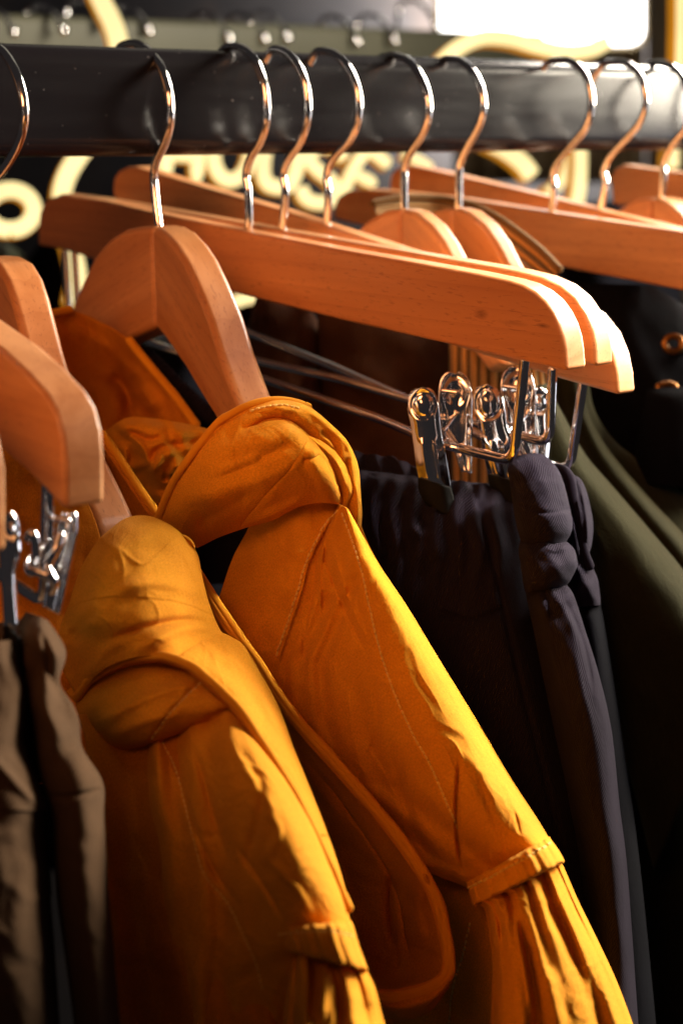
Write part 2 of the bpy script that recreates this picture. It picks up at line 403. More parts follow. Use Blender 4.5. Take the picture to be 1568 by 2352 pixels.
# ================================================================ TROUSER HANGERS
def stem_hook(pl, stem, bulge_pts, parent): return hook(pl, [stem]+bulge_pts, parent)
def trouser_hanger(name, sx, psi, poly, hookpx, label, th=8., group=None, wire=None, woff=0, mat=None):
    pl = Pl(sx, psi); t = thing(name, label, 'trouser hanger', pl.pt(0, -38), group)
    pts = [pl.hit(x, y, th/2) for x, y in poly]
    prism('bar', pts, mat or WOOD, t, -pl.n*th, (pl.u, -pl.n, pl.z), 1.3, 4, origin=pl.pt(0, -60))
    hook(pl, hookpx, t)
    if wire:
        w = [pl.uz(*q) if not (len(q) == 3) else q[:2] for q in wire]
        P3 = []
        ww = np.array(w)
        # rounded corners
        out = [ww[0]]
        for i in range(1, len(ww)-1):
            a, b, c = ww[i-1], ww[i], ww[i+1]; r = min(5., np.linalg.norm(b-a)*.4, np.linalg.norm(c-b)*.4)
            p0 = b+unit(a-b)*r; p1 = b+unit(c-b)*r
            for k in np.linspace(0, 1, 7): out.append((1-k)**2*p0+2*k*(1-k)*b+k*k*p1)
        out.append(ww[-1])
        tube('wire_frame', [pl.pt(a, b, woff) for a, b in out], 1.45, CHROME, t, segs=14)
    return pl, t
GB = 'wooden trouser hangers with clips in the middle of the rail'
H2poly = [(88, 563), (88, 515), (91, 487), (99, 468), (112, 455), (130, 450), (149, 449), (238, 461), (351, 488), (560, 531), (784, 574), (934, 600), (1084, 627), (1160, 643), (1195, 654), (1224, 670), (1249, 692), (1268, 718), (1281, 745), (1290, 775), (1295, 805), (1299, 853), (784, 736), (510, 667), (208, 594), (140, 573)]
H3poly = [(110, 560), (108, 475), (118, 455), (140, 445), (240, 457), (500, 503), (784, 553), (1000, 590), (1130, 612), (1184, 622), (1240, 636), (1284, 656), (1318, 684), (1344, 722), (1358, 758), (1364, 790), (1367, 843), (784, 712), (500, 650)]
H4poly = [(260, 452), (259, 430), (262, 408), (272, 393), (290, 384), (310, 382), (351, 395), (464, 430), (640, 482), (800, 535), (1000, 600), (1200, 655), (1300, 692), (1350, 722), (1385, 765), (1405, 815), (1414, 860), (1418, 908), (1290, 872), (784, 715), (500, 610)]
_p = Pl(31, -.5)
def _k(x, y): u, z = _p.uz(x, y, 4); return ((u*K), (z+60)*K)
_a, _b, _c = _k(1105, 724), _k(1245, 748), _k(1178, 742)
WOODK = wood('beech_wood_knotted', (.50, .20, .065), (.74, .355, .135), knots=((_a[0], _a[1], .0085, .0042, .85), (_b[0], _b[1], .0070, .0017, .8), (_c[0], _c[1], .018, .0020, .3)))
pl2, h2 = trouser_hanger('trouser_hanger', 31, -.5, H2poly, [(570, 525), (572, 512), (570, 440), (565, 400), (576, 362), (598, 325), (611, 280), (611, 225), (602, 180), (586, 140), (562, 114), (535, 107), (511, 117)], 'nearest of the three stacked beech trouser hangers, with a dark knot near its rounded end', wire=[(1205, 828), (1178, 1060), (1000, 1016), (870, 962), (580, 862), (300, 772), (160, 735), (150, 575)], mat=WOODK)
pl3, h3 = trouser_hanger('trouser_hanger', 43, -5, H3poly, [(650, 530), (650, 516), (655, 440), (650, 400), (663, 365), (690, 325), (705, 275), (706, 225), (697, 180), (680, 145), (660, 122), (640, 114), (620, 120)], 'middle one of the three stacked beech trouser hangers in front of the black trousers', wire=[(1268, 850), (1262, 1018), (1130, 985), (1010, 940), (800, 876), (560, 822), (330, 760), (180, 725), (170, 560)])
pl4, h4 = trouser_hanger('trouser_hanger', 61, -3, H4poly, [(750, 535), (751, 512), (754, 440), (750, 405), (762, 368), (800, 325), (819, 285), (824, 235), (815, 190), (795, 150), (768, 124), (742, 118), (722, 125)], 'farthest of the three stacked beech trouser hangers, lit white along its near end', wire=[(1338, 880), (1308, 1080), (1200, 1050), (1060, 980), (940, 920), (760, 840), (560, 760), (430, 700), (330, 660), (310, 440)])
# knot and end-grain plug on the nearest bar
for (kx, ky, kl, kh) in ((1105, 724, 15, 6), (1250, 750, 12, 2.4)):
    pass
# right group
H7poly = [(765, 503), (766, 470), (775, 452), (795, 439), (834, 434), (919, 441), (1054, 455), (1259, 487), (1568, 533), (1760, 562), (1850, 600), (1870, 720), (1568, 668), (1280, 612), (900, 535)]
H8poly = [(893, 452), (893, 420), (897, 398), (912, 384), (940, 379), (1044, 402), (1234, 447), (1384, 485), (1568, 530), (1700, 565), (1740, 660), (1234, 540), (900, 460)]
pl7, h7 = trouser_hanger('trouser_hanger', 170, -3, H7poly, [(1266, 500), (1267, 480), (1272, 430), (1270, 400), (1282, 370), (1315, 330), (1345, 290), (1357, 240), (1352, 195), (1336, 162), (1312, 142), (1285, 138), (1256, 146)], 'broad beech hanger running off the right edge in front of its neighbour', wire=[(1850, 690), (1830, 830), (1465, 790), (1100, 640), (880, 560), (860, 500)])
pl8, h8 = trouser_hanger('trouser_hanger', 196, -4, H8poly, [(1379, 500), (1380, 472), (1390, 420), (1386, 392), (1400, 360), (1435, 320), (1468, 280), (1482, 238), (1478, 198), (1462, 165), (1438, 146), (1412, 142), (1382, 150)], 'beech hanger with a white lit top edge crossing behind the broad right hand one', wire=[(1850, 700), (1830, 850), (1465, 800), (1150, 640), (990, 580), (960, 440)])
# dark bars further right
H10poly = [(1405, 470), (1400, 410), (1408, 388), (1430, 378), (1568, 398), (1760, 430), (1760, 520), (1568, 480)]
pl10, h10 = trouser_hanger('trouser_hanger', 262, -3, H10poly, [(1640, 440), (1642, 400), (1640, 370), (1660, 340), (1690, 290), (1695, 230), (1685, 185), (1660, 160), (1630, 158)], 'shaded beech hanger end beside the right edge of the photo, behind the rounded hanger top')
# left foreground
HL1poly = [(-300, 620), (-150, 690), (0, 800), (60, 855), (105, 905), (128, 945), (142, 1000), (147, 1060), (148, 1172), (60, 1082), (0, 1030), (-300, 800)]
plL1, hL1 = trouser_hanger('trouser_hanger', -115, 0, HL1poly, [(-310, 660), (-305, 560), (-300, 440), (-290, 300), (-300, 180), (-340, 60), (-420, 20), (-480, 60)], 'blurred trouser hanger with a rounded orange end pushing in from the left edge', th=9.5, wire=[(112, 1110), (103, 1385), (20, 1330), (-200, 1180), (-260, 800)])
HL2poly = [(x-72, y) for x, y in ((-400, 700), (-200, 820), (-60, 930), (-20, 1000), (-4, 1090), (0, 1282), (-60, 1220), (-300, 1000), (-400, 950))]
plL2, hL2 = trouser_hanger('trouser_hanger', -142, 0, HL2poly, [(-405, 760), (-400, 560), (-395, 400), (-390, 250), (-420, 100), (-500, 40), (-560, 80)], 'leftmost trouser hanger, only its blurred end showing above the chrome clip', th=8)
# ================================================================ COAT HANGERS
def coat_hanger(sx, label, far, near, hookpx, psif=0, psin=12, th=12., group=None, slopes=(.40, -.45), hsx=None):
    pf = Pl(sx, psif); pn = Pl(sx, psin); pm = Pl(sx if hsx is None else hsx, (psif+psin)/2)
    t = thing('coat_hanger', label, 'coat hanger', pm.pt(0, -38), group)
    nn = unit(pf.n+pn.n)
    for pl, poly, sl in ((pf, far, slopes[0]), (pn, near, slopes[1])):
        pts = [pl.hit(x, y, th/2) for x, y in poly]
        ax = unit(pl.u+pl.z*sl); ay = -pl.n; azx = np.cross(ax, ay)
        if azx[2] < 0: azx = -azx; ax = -ax
        ax = unit(np.cross(ay, azx))
        prism('arm', pts, WOOD, t, -nn*th, (ax, ay, azx), 2.4, 5, origin=pl.pt(0, -60))
    hook(pm, hookpx, t)
    return t, pf, pn
H1far = [(349, 519), (315, 521), (283, 527), (253, 545), (232, 567), (214, 590), (188, 644), (165, 704), (142, 742), (118, 778), (90, 815), (60, 850), (70, 880), (137, 851), (208, 819), (292, 782), (357, 752)]
H1near = [(349, 519), (376, 535), (400, 562), (422, 596), (445, 645), (464, 690), (481, 735), (505, 815), (530, 885), (552, 941), (585, 1010), (640, 1090), (660, 1130), (620, 1140), (560, 1060), (497, 968), (455, 900), (425, 848), (390, 797), (357, 752)]
h1, p1f, p1n = coat_hanger(0, 'contoured beech coat hanger with a centre mitre line, holding the upper mustard jacket', H1far, H1near,
   [(366, 530), (364, 508), (357, 450), (354, 400), (362, 365), (380, 325), (391, 280), (389, 220), (374, 165), (350, 125), (322, 104), (296, 101), (273, 113)], hsx=0)
H0far = [(-60, 590), (-100, 600), (-180, 660), (-260, 740), (-260, 800), (-140, 760), (-50, 730)]
H0near = [(-60, 590), (-30, 592), (-6, 606), (14, 640), (30, 688), (45, 745), (60, 805), (76, 860), (98, 925), (128, 1000), (160, 1068), (196, 1145), (222, 1205), (230, 1265), (195, 1262), (155, 1190), (110, 1110), (65, 1010), (25, 900), (-20, 800), (-60, 730)]
h0, p0f, p0n = coat_hanger(-57, 'glossy coat hanger at the left edge whose arm enters the lower mustard jacket', H0far, H0near,
   [(-62, 600), (-60, 540), (-55, 480), (-30, 435), (8, 390), (38, 340), (54, 290), (56, 240), (42, 180), (20, 135), (-5, 108), (-40, 98)], psin=6, th=12)
def round_top(x0, y0, sc_, drop):
    return [(x0-2, y0), (x0-40*sc_, y0+5*sc_), (x0-80*sc_, y0+28*sc_), (x0-112*sc_, y0+60*sc_), (x0-150*sc_, y0+110*sc_), (x0-200*sc_, y0+150*sc_), (x0-190*sc_, y0+180*sc_), (x0-100*sc_, y0+160*sc_), (x0, y0+130*sc_)], \
           [(x0-2, y0), (x0+30*sc_, y0+8*sc_), (x0+66*sc_, y0+38*sc_), (x0+95*sc_, y0+80*sc_), (x0+125*sc_, y0+140*sc_), (x0+180*sc_, y0+260*sc_), (x0+240*sc_, y0+360*sc_), (x0+200*sc_, y0+380*sc_), (x0+100*sc_, y0+250*sc_), (x0, y0+130*sc_)]
fa, ne = round_top(920, 478, 1.0, 0)
h5, _, _ = coat_hanger(97, 'rounded coat hanger top left of its twin, in front of the corduroy collar', fa, ne, [(928, 490), (928, 470), (928, 410), (929, 385), (940, 355), (968, 310), (983, 265), (980, 215), (962, 170), (938, 140), (910, 128), (888, 130), (870, 138)], th=8.)
fa, ne = round_top(1040, 476, 1.0, 0)
h6, _, _ = coat_hanger(121, 'rounded coat hanger top right of its twin, inside the corduroy collar', fa, ne, [(1052, 490), (1053, 470), (1054, 400), (1057, 375), (1072, 340), (1098, 290), (1109, 250), (1104, 205), (1085, 165), (1060, 142), (1040, 136), (1012, 142)], th=8.)
fa, ne = round_top(1495, 452, .95, 0)
h9, _, _ = coat_hanger(232, 'rounded coat hanger top at the right edge above the broad hanger', fa, ne, [(1518, 470), (1520, 450), (1523, 400), (1525, 370), (1545, 330), (1575, 290), (1585, 240), (1574, 195), (1552, 160), (1525, 146), (1500, 145), (1482, 154)])
# ================================================================ CLIPS
def row_lr(l, r, d, n=5, edge=1.0, bow=0.):
    out = []
    for k in range(n):
        t = k/(n-1); x = l[0]*(1-t)+r[0]*t; y = l[1]*(1-t)+r[1]*t
        e = 1-abs(2*t-1)**3
        out.append((x, y, d-edge*e+bow*t))
    return out
def clip(parent, front, tip, back, btip, dF, dB, pad, bpad, rodpt, slant=.0):
    rows = [row_lr(l, r, dF+slant*i, 7, 1.3) for i, (l, r) in enumerate(front)]
    c = sheet('clip', rows, CHROME, parent, 40, 70, thick=.8,
              strokes=[([(pad[0]+pad[2]*math.cos(a), pad[1]+pad[3]*math.sin(a)) for a in np.linspace(0, 6.28, 16)], 5, -.45, 'full'), ([pad[:2], (pad[0]+1, pad[1]+4)], pad[2]*.5, .3, 'full')]+
              [([(l[0]*.7+r[0]*.3, l[1]*.7+r[1]*.3) for l, r in front[5:]], 6, .4), ([(l[0]*.3+r[0]*.7, l[1]*.3+r[1]*.7) for l, r in front[5:]], 6, .4)])
    trows = [row_lr(l, r, dF-1.2+slant*(len(front)-1+i), 5, 1.5) for i, (l, r) in enumerate(tip)]
    sheet('rubber_tip', trows, RUBBER, c, 24, 24, thick=2.)
    if back:
        rows = [row_lr(l, r, dB, 7, -1.3) for l, r in back]
        b = sheet('lever', rows, CHROME, c, 36, 60, thick=.8, strokes=[([(bpad[0]+bpad[2]*math.cos(a), bpad[1]+bpad[3]*math.sin(a)) for a in np.linspace(0, 6.28, 16)], 5, .3, 'full')])
        if btip: sheet('rubber_tip', [row_lr(l, r, dB-.5, 5, -1) for l, r in btip], RUBBER, c, 16, 16, thick=2.)
        # spring wire: crossbar through the lever eye and a loop round the rod
        x0, y0 = rodpt
        loop = [P(x0+12*math.cos(a), y0+22*math.sin(a), (dF+dB)/2+3*math.cos(a)) for a in np.linspace(0, 5.6, 18)]
        tail = [P(x0+8, y0-20, (dF+dB)/2), P(x0+30, y0-50, dB-1), P(x0+38, y0-60, dB-2)]
        tube('spring', np.array(loop), .45, CHROME, c, segs=8)
        tube('spring', cr(np.array(tail), 10), .45, CHROME, c, segs=8)
        tube('spring', [P(bpad[0]-30, bpad[1]-8, dB-3), P(bpad[0]+2, bpad[1]-4, dB-4)], .75, CHROME, c, segs=8)
        if 0: tube('spring', cr(np.array([P(bpad[0]+2, bpad[1]-4, dB-4), P(bpad[0]+8, bpad[1]+40, dB-5), P(x0+4, y0-18, (dF+dB)/2-1)]), 12), .55, CHROME, c, segs=8)
    return c
clip(h2, [((955, 892), (985, 890)), ((944, 898), (997, 900)), ((937, 915), (1005, 922)), ((936, 945), (1009, 948)), ((942, 975), (1011, 975)), ((946, 1005), (1015, 1000)), ((950, 1035), (1022, 1035)), ((955, 1075), (1029, 1075)), ((960, 1100), (1036, 1122))],
     [((959, 1098), (1036, 1120)), ((962, 1130), (1043, 1150)), ((985, 1165), (1052, 1185)), ((1035, 1188), (1055, 1196))],
     [((1035, 858), (1052, 858)), ((1020, 864), (1066, 864)), ((1011, 880), (1077, 882)), ((1008, 910), (1082, 912)), ((1009, 950), (1082, 952)), ((1011, 985), (1082, 985)), ((1022, 1000), (1080, 1005)), ((1045, 1030), (1079, 1035)), ((1055, 1060), (1078, 1068)), ((1064, 1080), (1077, 1088))], None,
     456, 466, (972, 930, 25, 28), (1046, 905, 25, 30), (1012, 1008), .3)
clip(h3, [((1105, 884), (1130, 884)), ((1094, 890), (1142, 894)), ((1088, 905), (1153, 912)), ((1088, 935), (1160, 945)), ((1096, 975), (1164, 975)), ((1103, 1010), (1174, 1005)), ((1108, 1040), (1182, 1040)), ((1115, 1070), (1192, 1085)), ((1120, 1092), (1201, 1112))],
     [((1119, 1090), (1201, 1110)), ((1125, 1120), (1206, 1140)), ((1150, 1150), (1212, 1165)), ((1190, 1165), (1213, 1172))],
     [((1180, 845), (1200, 845)), ((1165, 850), (1212, 852)), ((1153, 868), (1222, 872)), ((1150, 905), (1228, 905)), ((1153, 950), (1228, 950)), ((1160, 985), (1229, 990)), ((1180, 1010), (1230, 1020)), ((1200, 1040), (1229, 1046)), ((1212, 1056), (1228, 1062))], None,
     464, 474, (1122, 925, 27, 34), (1188, 895, 26, 32), (1178, 1003), .3)
clip(h4, [((1228, 890), (1246, 890)), ((1218, 897), (1254, 897)), ((1210, 915), (1258, 915)), ((1208, 945), (1262, 945)), ((1212, 975), (1262, 975)), ((1216, 1000), (1264, 1000)), ((1220, 1020), (1262, 1020)), ((1224, 1040), (1260, 1040)), ((1228, 1058), (1258, 1058))],
     [((1228, 1056), (1258, 1056)), ((1232, 1075), (1256, 1075)), ((1236, 1090), (1252, 1090))], None, None, 478, 486, (1238, 925, 16, 20), (0, 0, 1, 1), (0, 0))
# left foreground clip
clip(hL1, [((15, 1180), (32, 1172)), ((10, 1195), (42, 1190)), ((4, 1220), (46, 1225)), ((0, 1250), (48, 1270)), ((0, 1290), (38, 1310)), ((2, 1330), (38, 1340)), ((6, 1370), (42, 1385)), ((8, 1410), (46, 1430)), ((10, 1440), (50, 1470))],
     [((8, 1438), (50, 1466)), ((10, 1480), (54, 1510)), ((16, 1520), (58, 1540))],
     [((150, 1180), (166, 1178)), ((146, 1186), (170, 1184)), ((140, 1205), (172, 1200)), ((130, 1240), (170, 1235)), ((124, 1280), (160, 1285)), ((118, 1320), (150, 1330)), ((110, 1360), (142, 1370)), ((105, 1395), (132, 1410))], None,
     336, 346, (26, 1215, 12, 16), (154, 1200, 10, 12), (72, 1300), .1)
tube('spring', cr(np.array([P(70, 1310, 334), P(88, 1315, 333), P(118, 1325, 333), P(125, 1342, 334), P(118, 1356, 336)]), 24), 1.1, CHROME, hL1, segs=10)
tube('spring', cr(np.array([P(118, 1320, 336), P(110, 1300, 337), P(128, 1262, 337), P(140, 1230, 338)]), 24), 1.0, CHROME, hL1, segs=10)
tube('spring', cr(np.array([P(66, 1235, 336), P(72, 1226, 335), P(80, 1235, 335), P(84, 1270, 336), P(80, 1300, 337)]), 24), 1.1, CHROME, hL1, segs=10)

# ================================================================ UPPER MUSTARD JACKET
def L5(a, b, d0, d1, bulge, n=6, skew=0):
    out = []
    for k in range(n):
        t = k/(n-1); out.append((a[0]*(1-t)+b[0]*t, a[1]*(1-t)+b[1]*t, d0*(1-t)+d1*t-bulge*math.sin(math.pi*t**(1+skew))))
    return out
j1 = thing('mustard_jacket', 'upper mustard cotton jacket with a gathered sleeve band, hanging in front of the black trousers', 'jacket', P(700, 1300, 430), 'mustard jackets')
CR = [(80, 300, 60, 1.2, 3), (70, 140, 26, .45, 8), (20, 120, 30, .35, 12)]
XC = [(66, 170, 42, .42, 41, 1.4), (100, 120, 34, .25, 52, 1.4), (38, 90, 24, .25, 63, 1.4)]
CRS = XC+[(80, 300, 60, 1.0, 3), (72, 160, 30, .22, 8), (50, 60, 14, .06, 21)]
CR2 = XC+[(80, 300, 60, 1.0, 3), (70, 140, 28, .3, 8), (20, 120, 30, .2, 12)]+[(55, 60, 13, .09, 21), (110, 40, 9, .05, 31)]
# inner far front, crumpled fold and inner back
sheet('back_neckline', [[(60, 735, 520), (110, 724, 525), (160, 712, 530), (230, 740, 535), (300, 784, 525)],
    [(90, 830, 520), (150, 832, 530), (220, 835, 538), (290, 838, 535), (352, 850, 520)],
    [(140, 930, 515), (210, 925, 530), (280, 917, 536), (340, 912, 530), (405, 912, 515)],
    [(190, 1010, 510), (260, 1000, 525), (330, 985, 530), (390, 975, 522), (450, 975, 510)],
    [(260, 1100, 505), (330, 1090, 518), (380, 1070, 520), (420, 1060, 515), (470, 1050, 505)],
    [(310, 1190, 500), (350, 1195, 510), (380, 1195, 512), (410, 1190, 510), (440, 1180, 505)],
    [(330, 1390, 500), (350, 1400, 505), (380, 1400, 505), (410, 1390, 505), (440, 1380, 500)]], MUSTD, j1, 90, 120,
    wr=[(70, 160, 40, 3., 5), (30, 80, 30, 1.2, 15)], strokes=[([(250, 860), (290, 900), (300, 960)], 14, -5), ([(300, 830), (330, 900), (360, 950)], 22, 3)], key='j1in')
tube('hem', cr(np.array([P(298, 783, 523), P(352, 850, 518), (P(405, 913, 513)), P(450, 976, 508)]), 50), 1.5, MUST, j1)
tube('hem', cr(np.array([P(60, 733, 519), P(110, 722, 524), P(160, 711, 529)]), 20), 1.4, MUST, j1)
sheet('collar_fold', [[(235, 995, 492), (290, 960, 486), (345, 960, 484), (400, 968, 484), (450, 978, 486), (500, 990, 488)],
    [(250, 1015, 488), (300, 985, 478), (350, 985, 474), (400, 990, 476), (450, 1000, 480), (500, 1010, 484)],
    [(270, 1060, 490), (310, 1030, 480), (355, 1040, 474), (400, 1030, 472), (440, 1035, 478), (480, 1040, 484)],
    [(290, 1100, 494), (330, 1090, 486), (365, 1110, 482), (400, 1095, 480), (430, 1080, 484), (460, 1075, 488)],
    [(310, 1150, 500), (345, 1150, 494), (375, 1155, 490), (400, 1145, 490), (425, 1120, 492), (450, 1110, 495)]], MUST, j1, 110, 90,
    wr=[(40, 60, 26, 2.6, 2), (0, 50, 18, 1.1, 33)], strokes=[([(290, 985), (340, 1010), (380, 1000)], 9, -3.5), ([(345, 1060), (370, 1030), (420, 1020), (470, 1010)], 10, -4), ([(345, 1090), (365, 1060), (370, 1035)], 9, 4), ([(300, 1000), (330, 1030), (345, 1075)], 8, 3), ([(400, 1045), (385, 1075), (380, 1110)], 7, -3)])
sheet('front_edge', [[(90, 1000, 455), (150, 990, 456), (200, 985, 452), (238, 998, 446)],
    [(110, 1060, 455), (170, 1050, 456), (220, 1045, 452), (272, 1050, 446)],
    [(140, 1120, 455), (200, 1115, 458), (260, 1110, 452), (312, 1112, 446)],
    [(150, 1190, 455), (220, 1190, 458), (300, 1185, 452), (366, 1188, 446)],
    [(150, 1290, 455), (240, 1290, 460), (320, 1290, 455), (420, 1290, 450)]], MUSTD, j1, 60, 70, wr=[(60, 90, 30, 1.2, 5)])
hp = [(236, 996), (272, 1048), (312, 1110), (340, 1150), (368, 1190)]
tube('hem', cr(np.array([P(x, y, 445) for x, y in hp]), 60), 1.25, MUST, j1)
tube('hem', cr(np.array([P(x-12, y+5, 446) for x, y in hp]), 60), .8, MUSTD, j1)
# shoulder band wrapped round the hanger arm
band = [((364, 1187), (452, 1254), 428, 440, 5), ((395, 1118), (506, 1228), 424, 436, 9), ((430, 1060), (562, 1208), 420, 432, 13), ((498, 975), (625, 1190), 417, 428, 16), ((562, 940), (682, 1160), 415, 426, 17),
        ((630, 935), (735, 1150), 415, 424, 16), ((690, 985), (762, 1152), 414, 424, 13), ((735, 1040), (782, 1158), 416, 428, 8), ((765, 1075), (790, 1168), 424, 434, 3)]
sheet('shoulder_band', [L5(a, b, d0, d1, bl*.75, 8) for a, b, d0, d1, bl in band], MUST, j1, 130, 190, key='j1band', wr=CR2,
    strokes=[([(552, 992), (585, 978), (611, 965), (651, 962), (685, 980), (715, 1008), (745, 1030)], 9, -4.5),
             ([(480, 1050), (560, 1020), (640, 1000), (690, 985)], 20, 1.8), ([(450, 1100), (540, 1075), (620, 1040), (680, 1010)], 14, -1.3), ([(470, 1095), (560, 1060), (600, 1045)], 11, 1.4),
             ([(420, 1150), (500, 1130), (600, 1100), (700, 1050)], 16, 1.2), ([(690, 1056), (715, 1050), (735, 1040)], 6, -2.2), ([(700, 1048), (730, 1042), (756, 1062), (770, 1100)], 7, 2.4),
             ([(560, 1200), (640, 1170), (700, 1140)], 12, 1.5), ([(440, 1210), (520, 1160), (580, 1130)], 16, -1.4),
             ([(705, 1008), (668, 1070), (620, 1120), (553, 1202)], 3.5, -.7, 'full'), ([(378, 1180), (410, 1110), (443, 1062), (510, 985), (570, 950)], 3.5, -.5, 'full')])
tube('hem', cr(np.array([P(x, y, d) for x, y, d in ((363, 1190, 428), (393, 1118, 424), (429, 1060, 419), (497, 975, 416), (530, 952, 415), (565, 934, 414), (605, 922, 415), (650, 920, 417), (695, 930, 420), (712, 948, 423))]), 90), 1.1, MUST, j1)
def roll(name, path, widths, d, th, mat, parent, strokes=(), nv=110, key=None, wr=()):
    q = cr(np.array(path), len(path)*3); w = np.interp(np.linspace(0, 1, len(q)), np.linspace(0, 1, len(widths)), widths); dd = np.interp(np.linspace(0, 1, len(q)), np.linspace(0, 1, len(d)), d)
    T = np.gradient(q, axis=0); rows = []
    for i in range(len(q)):
        t = unit(T[i]); nx, ny = -t[1], t[0]
        # left end / right end of the section so that the front side faces the camera
        rows.append((q[i][0]+nx*w[i]/2, q[i][1]+ny*w[i]/2, q[i][0]-nx*w[i]/2, q[i][1]-ny*w[i]/2, dd[i], th))
    return loft(name, rows, mat, parent, 34, nv, strokes=strokes, key=key, wr=wr)
roll('shoulder_fold', [(556, 962), (600, 943), (650, 941), (697, 958), (735, 990), (775, 1028), (800, 1075), (808, 1130), (815, 1180), (822, 1235)], [18, 40, 48, 54, 58, 54, 46, 40, 34, 12], [420, 418, 418, 420, 423, 426, 429, 432, 436, 440], 6.5, MUST, j1, key='j1r1', wr=CR2,
     strokes=[([(700, 935), (740, 965), (790, 1010), (815, 1050)], 8, 1.6), ([(735, 990), (765, 1010), (778, 1050)], 7, -2.), ([(800, 1050), (795, 1090), (812, 1140)], 6, -2.6), ([(815, 1100), (825, 1160), (822, 1210)], 8, 1.5), ([(620, 935), (680, 945)], 8, 1.2)])
roll('shoulder_fold', [(700, 1000), (730, 1020), (762, 1050), (785, 1090), (797, 1130), (790, 1168)], [10, 24, 34, 36, 34, 20], [421, 421, 423, 426, 429, 433], 5.5, MUST, j1, wr=CR2, strokes=[([(735, 1020), (775, 1065), (795, 1120)], 5, 1.5)])
sheet('shoulder_fold', [[(598, 925, 425), (625, 918, 424), (650, 922, 423)], [(640, 925, 424), (680, 922, 423), (712, 930, 424)], [(660, 950, 426), (700, 950, 425), (718, 955, 427)], [(690, 975, 428), (720, 972, 428), (745, 985, 430)]], MUST, j1, 30, 30)
def slope_sheet(name, rows, mat, parent, B, sink=6, **k):
    # cloth that rises out of the body on its left and turns away sharply on its right; row=(xl,yl,dl,xr,yr,dr,bulge scale)
    g = lambda t: t**2.1*math.sqrt(max(0, 1-t))/.279
    ts = 1-(1-np.linspace(0, 1, 15))**1.7
    return sheet(name, [[(a[0]+(a[3]-a[0])*t, a[1]+(a[4]-a[1])*t, a[2]+(a[5]-a[2])*t-B*a[6]*g(t)+sink*max(0, 1-t/.12)) for t in ts] for a in rows], mat, parent, **k)
# front body panel behind the sleeve
body1 = [(1120, 600, 800, 436), (1210, 571, 830, 434), (1275, 537, 860, 432), (1345, 512, 900, 431), (1420, 490, 940, 430), (1520, 480, 1000, 429), (1700, 520, 1080, 428), (1900, 600, 1130, 428), (2100, 650, 1180, 430), (2300, 640, 1220, 432), (2500, 640, 1240, 432)]
rows = []
for i, (y, xa, xb, d) in enumerate(body1):
    rows.append([(xa+(xb-xa)*t, y+(0 if i else -10*math.sin(3.14*t)), d+12*(1-t)**3-4*math.sin(3.14*t)+(12-36*min(1, max(0, (t-.66)/.2)) if y > 1750 else 0)) for t in np.linspace(0, 1, 9)])
def bodyfn(X, Y, D):
    k = np.clip((Y-1350)/500, 0, 1)
    f = np.sin((X-900+(Y-1700)*-.34)/23.+1.2*np.sin(Y/260.))*1.6+np.sin((X+(Y)*-.25)/51.)*3.2
    return X, Y, D-k*f
seam = [(786, 1165), (762, 1192), (742, 1225), (722, 1265), (708, 1300), (692, 1365), (664, 1450), (640, 1522)]
sheet('front_panel', rows, MUST, j1, 170, 200, fn=bodyfn, key='j1body', wr=CR2,
      strokes=[([(720, 1165), (640, 1200), (600, 1240)], 22, 2.), ([(700, 1180), (690, 1280), (640, 1400)], 40, 2.5), (seam, 8, 2.0, 'step'), ([(760, 1760), (900, 2050), (930, 2200)], 10, -2)])
# sleeve
sl1 = [(770, 1160, 800, 1166, 425, 6), (742, 1222, 838, 1236, 422, 14), (712, 1300, 872, 1298, 420, 20), (690, 1400, 936, 1394, 418, 26), (652, 1520, 1006, 1510, 416, 31), (655, 1650, 1092, 1650, 412, 34), (745, 1790, 1172, 1785, 408, 34), (880, 1890, 1228, 1872, 404, 31), (1000, 1970, 1262, 1926, 401, 27), (1076, 2036, 1270, 1945, 400, 23)]
st1 = [(786, 1180), (808, 1240), (830, 1310), (850, 1400), (872, 1490), (905, 1590), (950, 1690), (985, 1750), (1020, 1830), (1052, 1905)]
def s1fn(X, Y, D):
    t = X-np.interp(Y, [1165, 1520, 1650, 1800, 2040], [786, 640, 650, 720, 1060])
    a = np.exp(-((t-75)/60)**2)*np.clip((Y-1230)/150, 0, 1)*np.clip((1750-Y)/250, 0, 1)
    b = np.clip((Y-1500)/300, 0, 1)*np.clip((300-t)/200, 0, 1)
    return X, Y, D-a*1.5*np.sin(t/8.+Y/300)-b*1.6*np.sin((t+(Y-1700)*.25)/19.+.8*np.sin(Y/120))
s1rows = [(778, 1158, 425, 800, 1170, 426, .2), (742, 1222, 428, 838, 1238, 424, .5), (708, 1298, 428, 872, 1298, 424, .75), (688, 1396, 428, 936, 1394, 424, .9), (640, 1522, 428, 1006, 1510, 422, 1.), (642, 1640, 426, 1092, 1650, 419, 1.05), (700, 1770, 424, 1172, 1785, 415, 1.05), (800, 1890, 420, 1230, 1875, 410, 1.), (930, 1980, 412, 1256, 1918, 406, .9), (1062, 2035, 402, 1268, 1940, 402, .75), (1075, 2050, 400, 1274, 1955, 402, .72)]
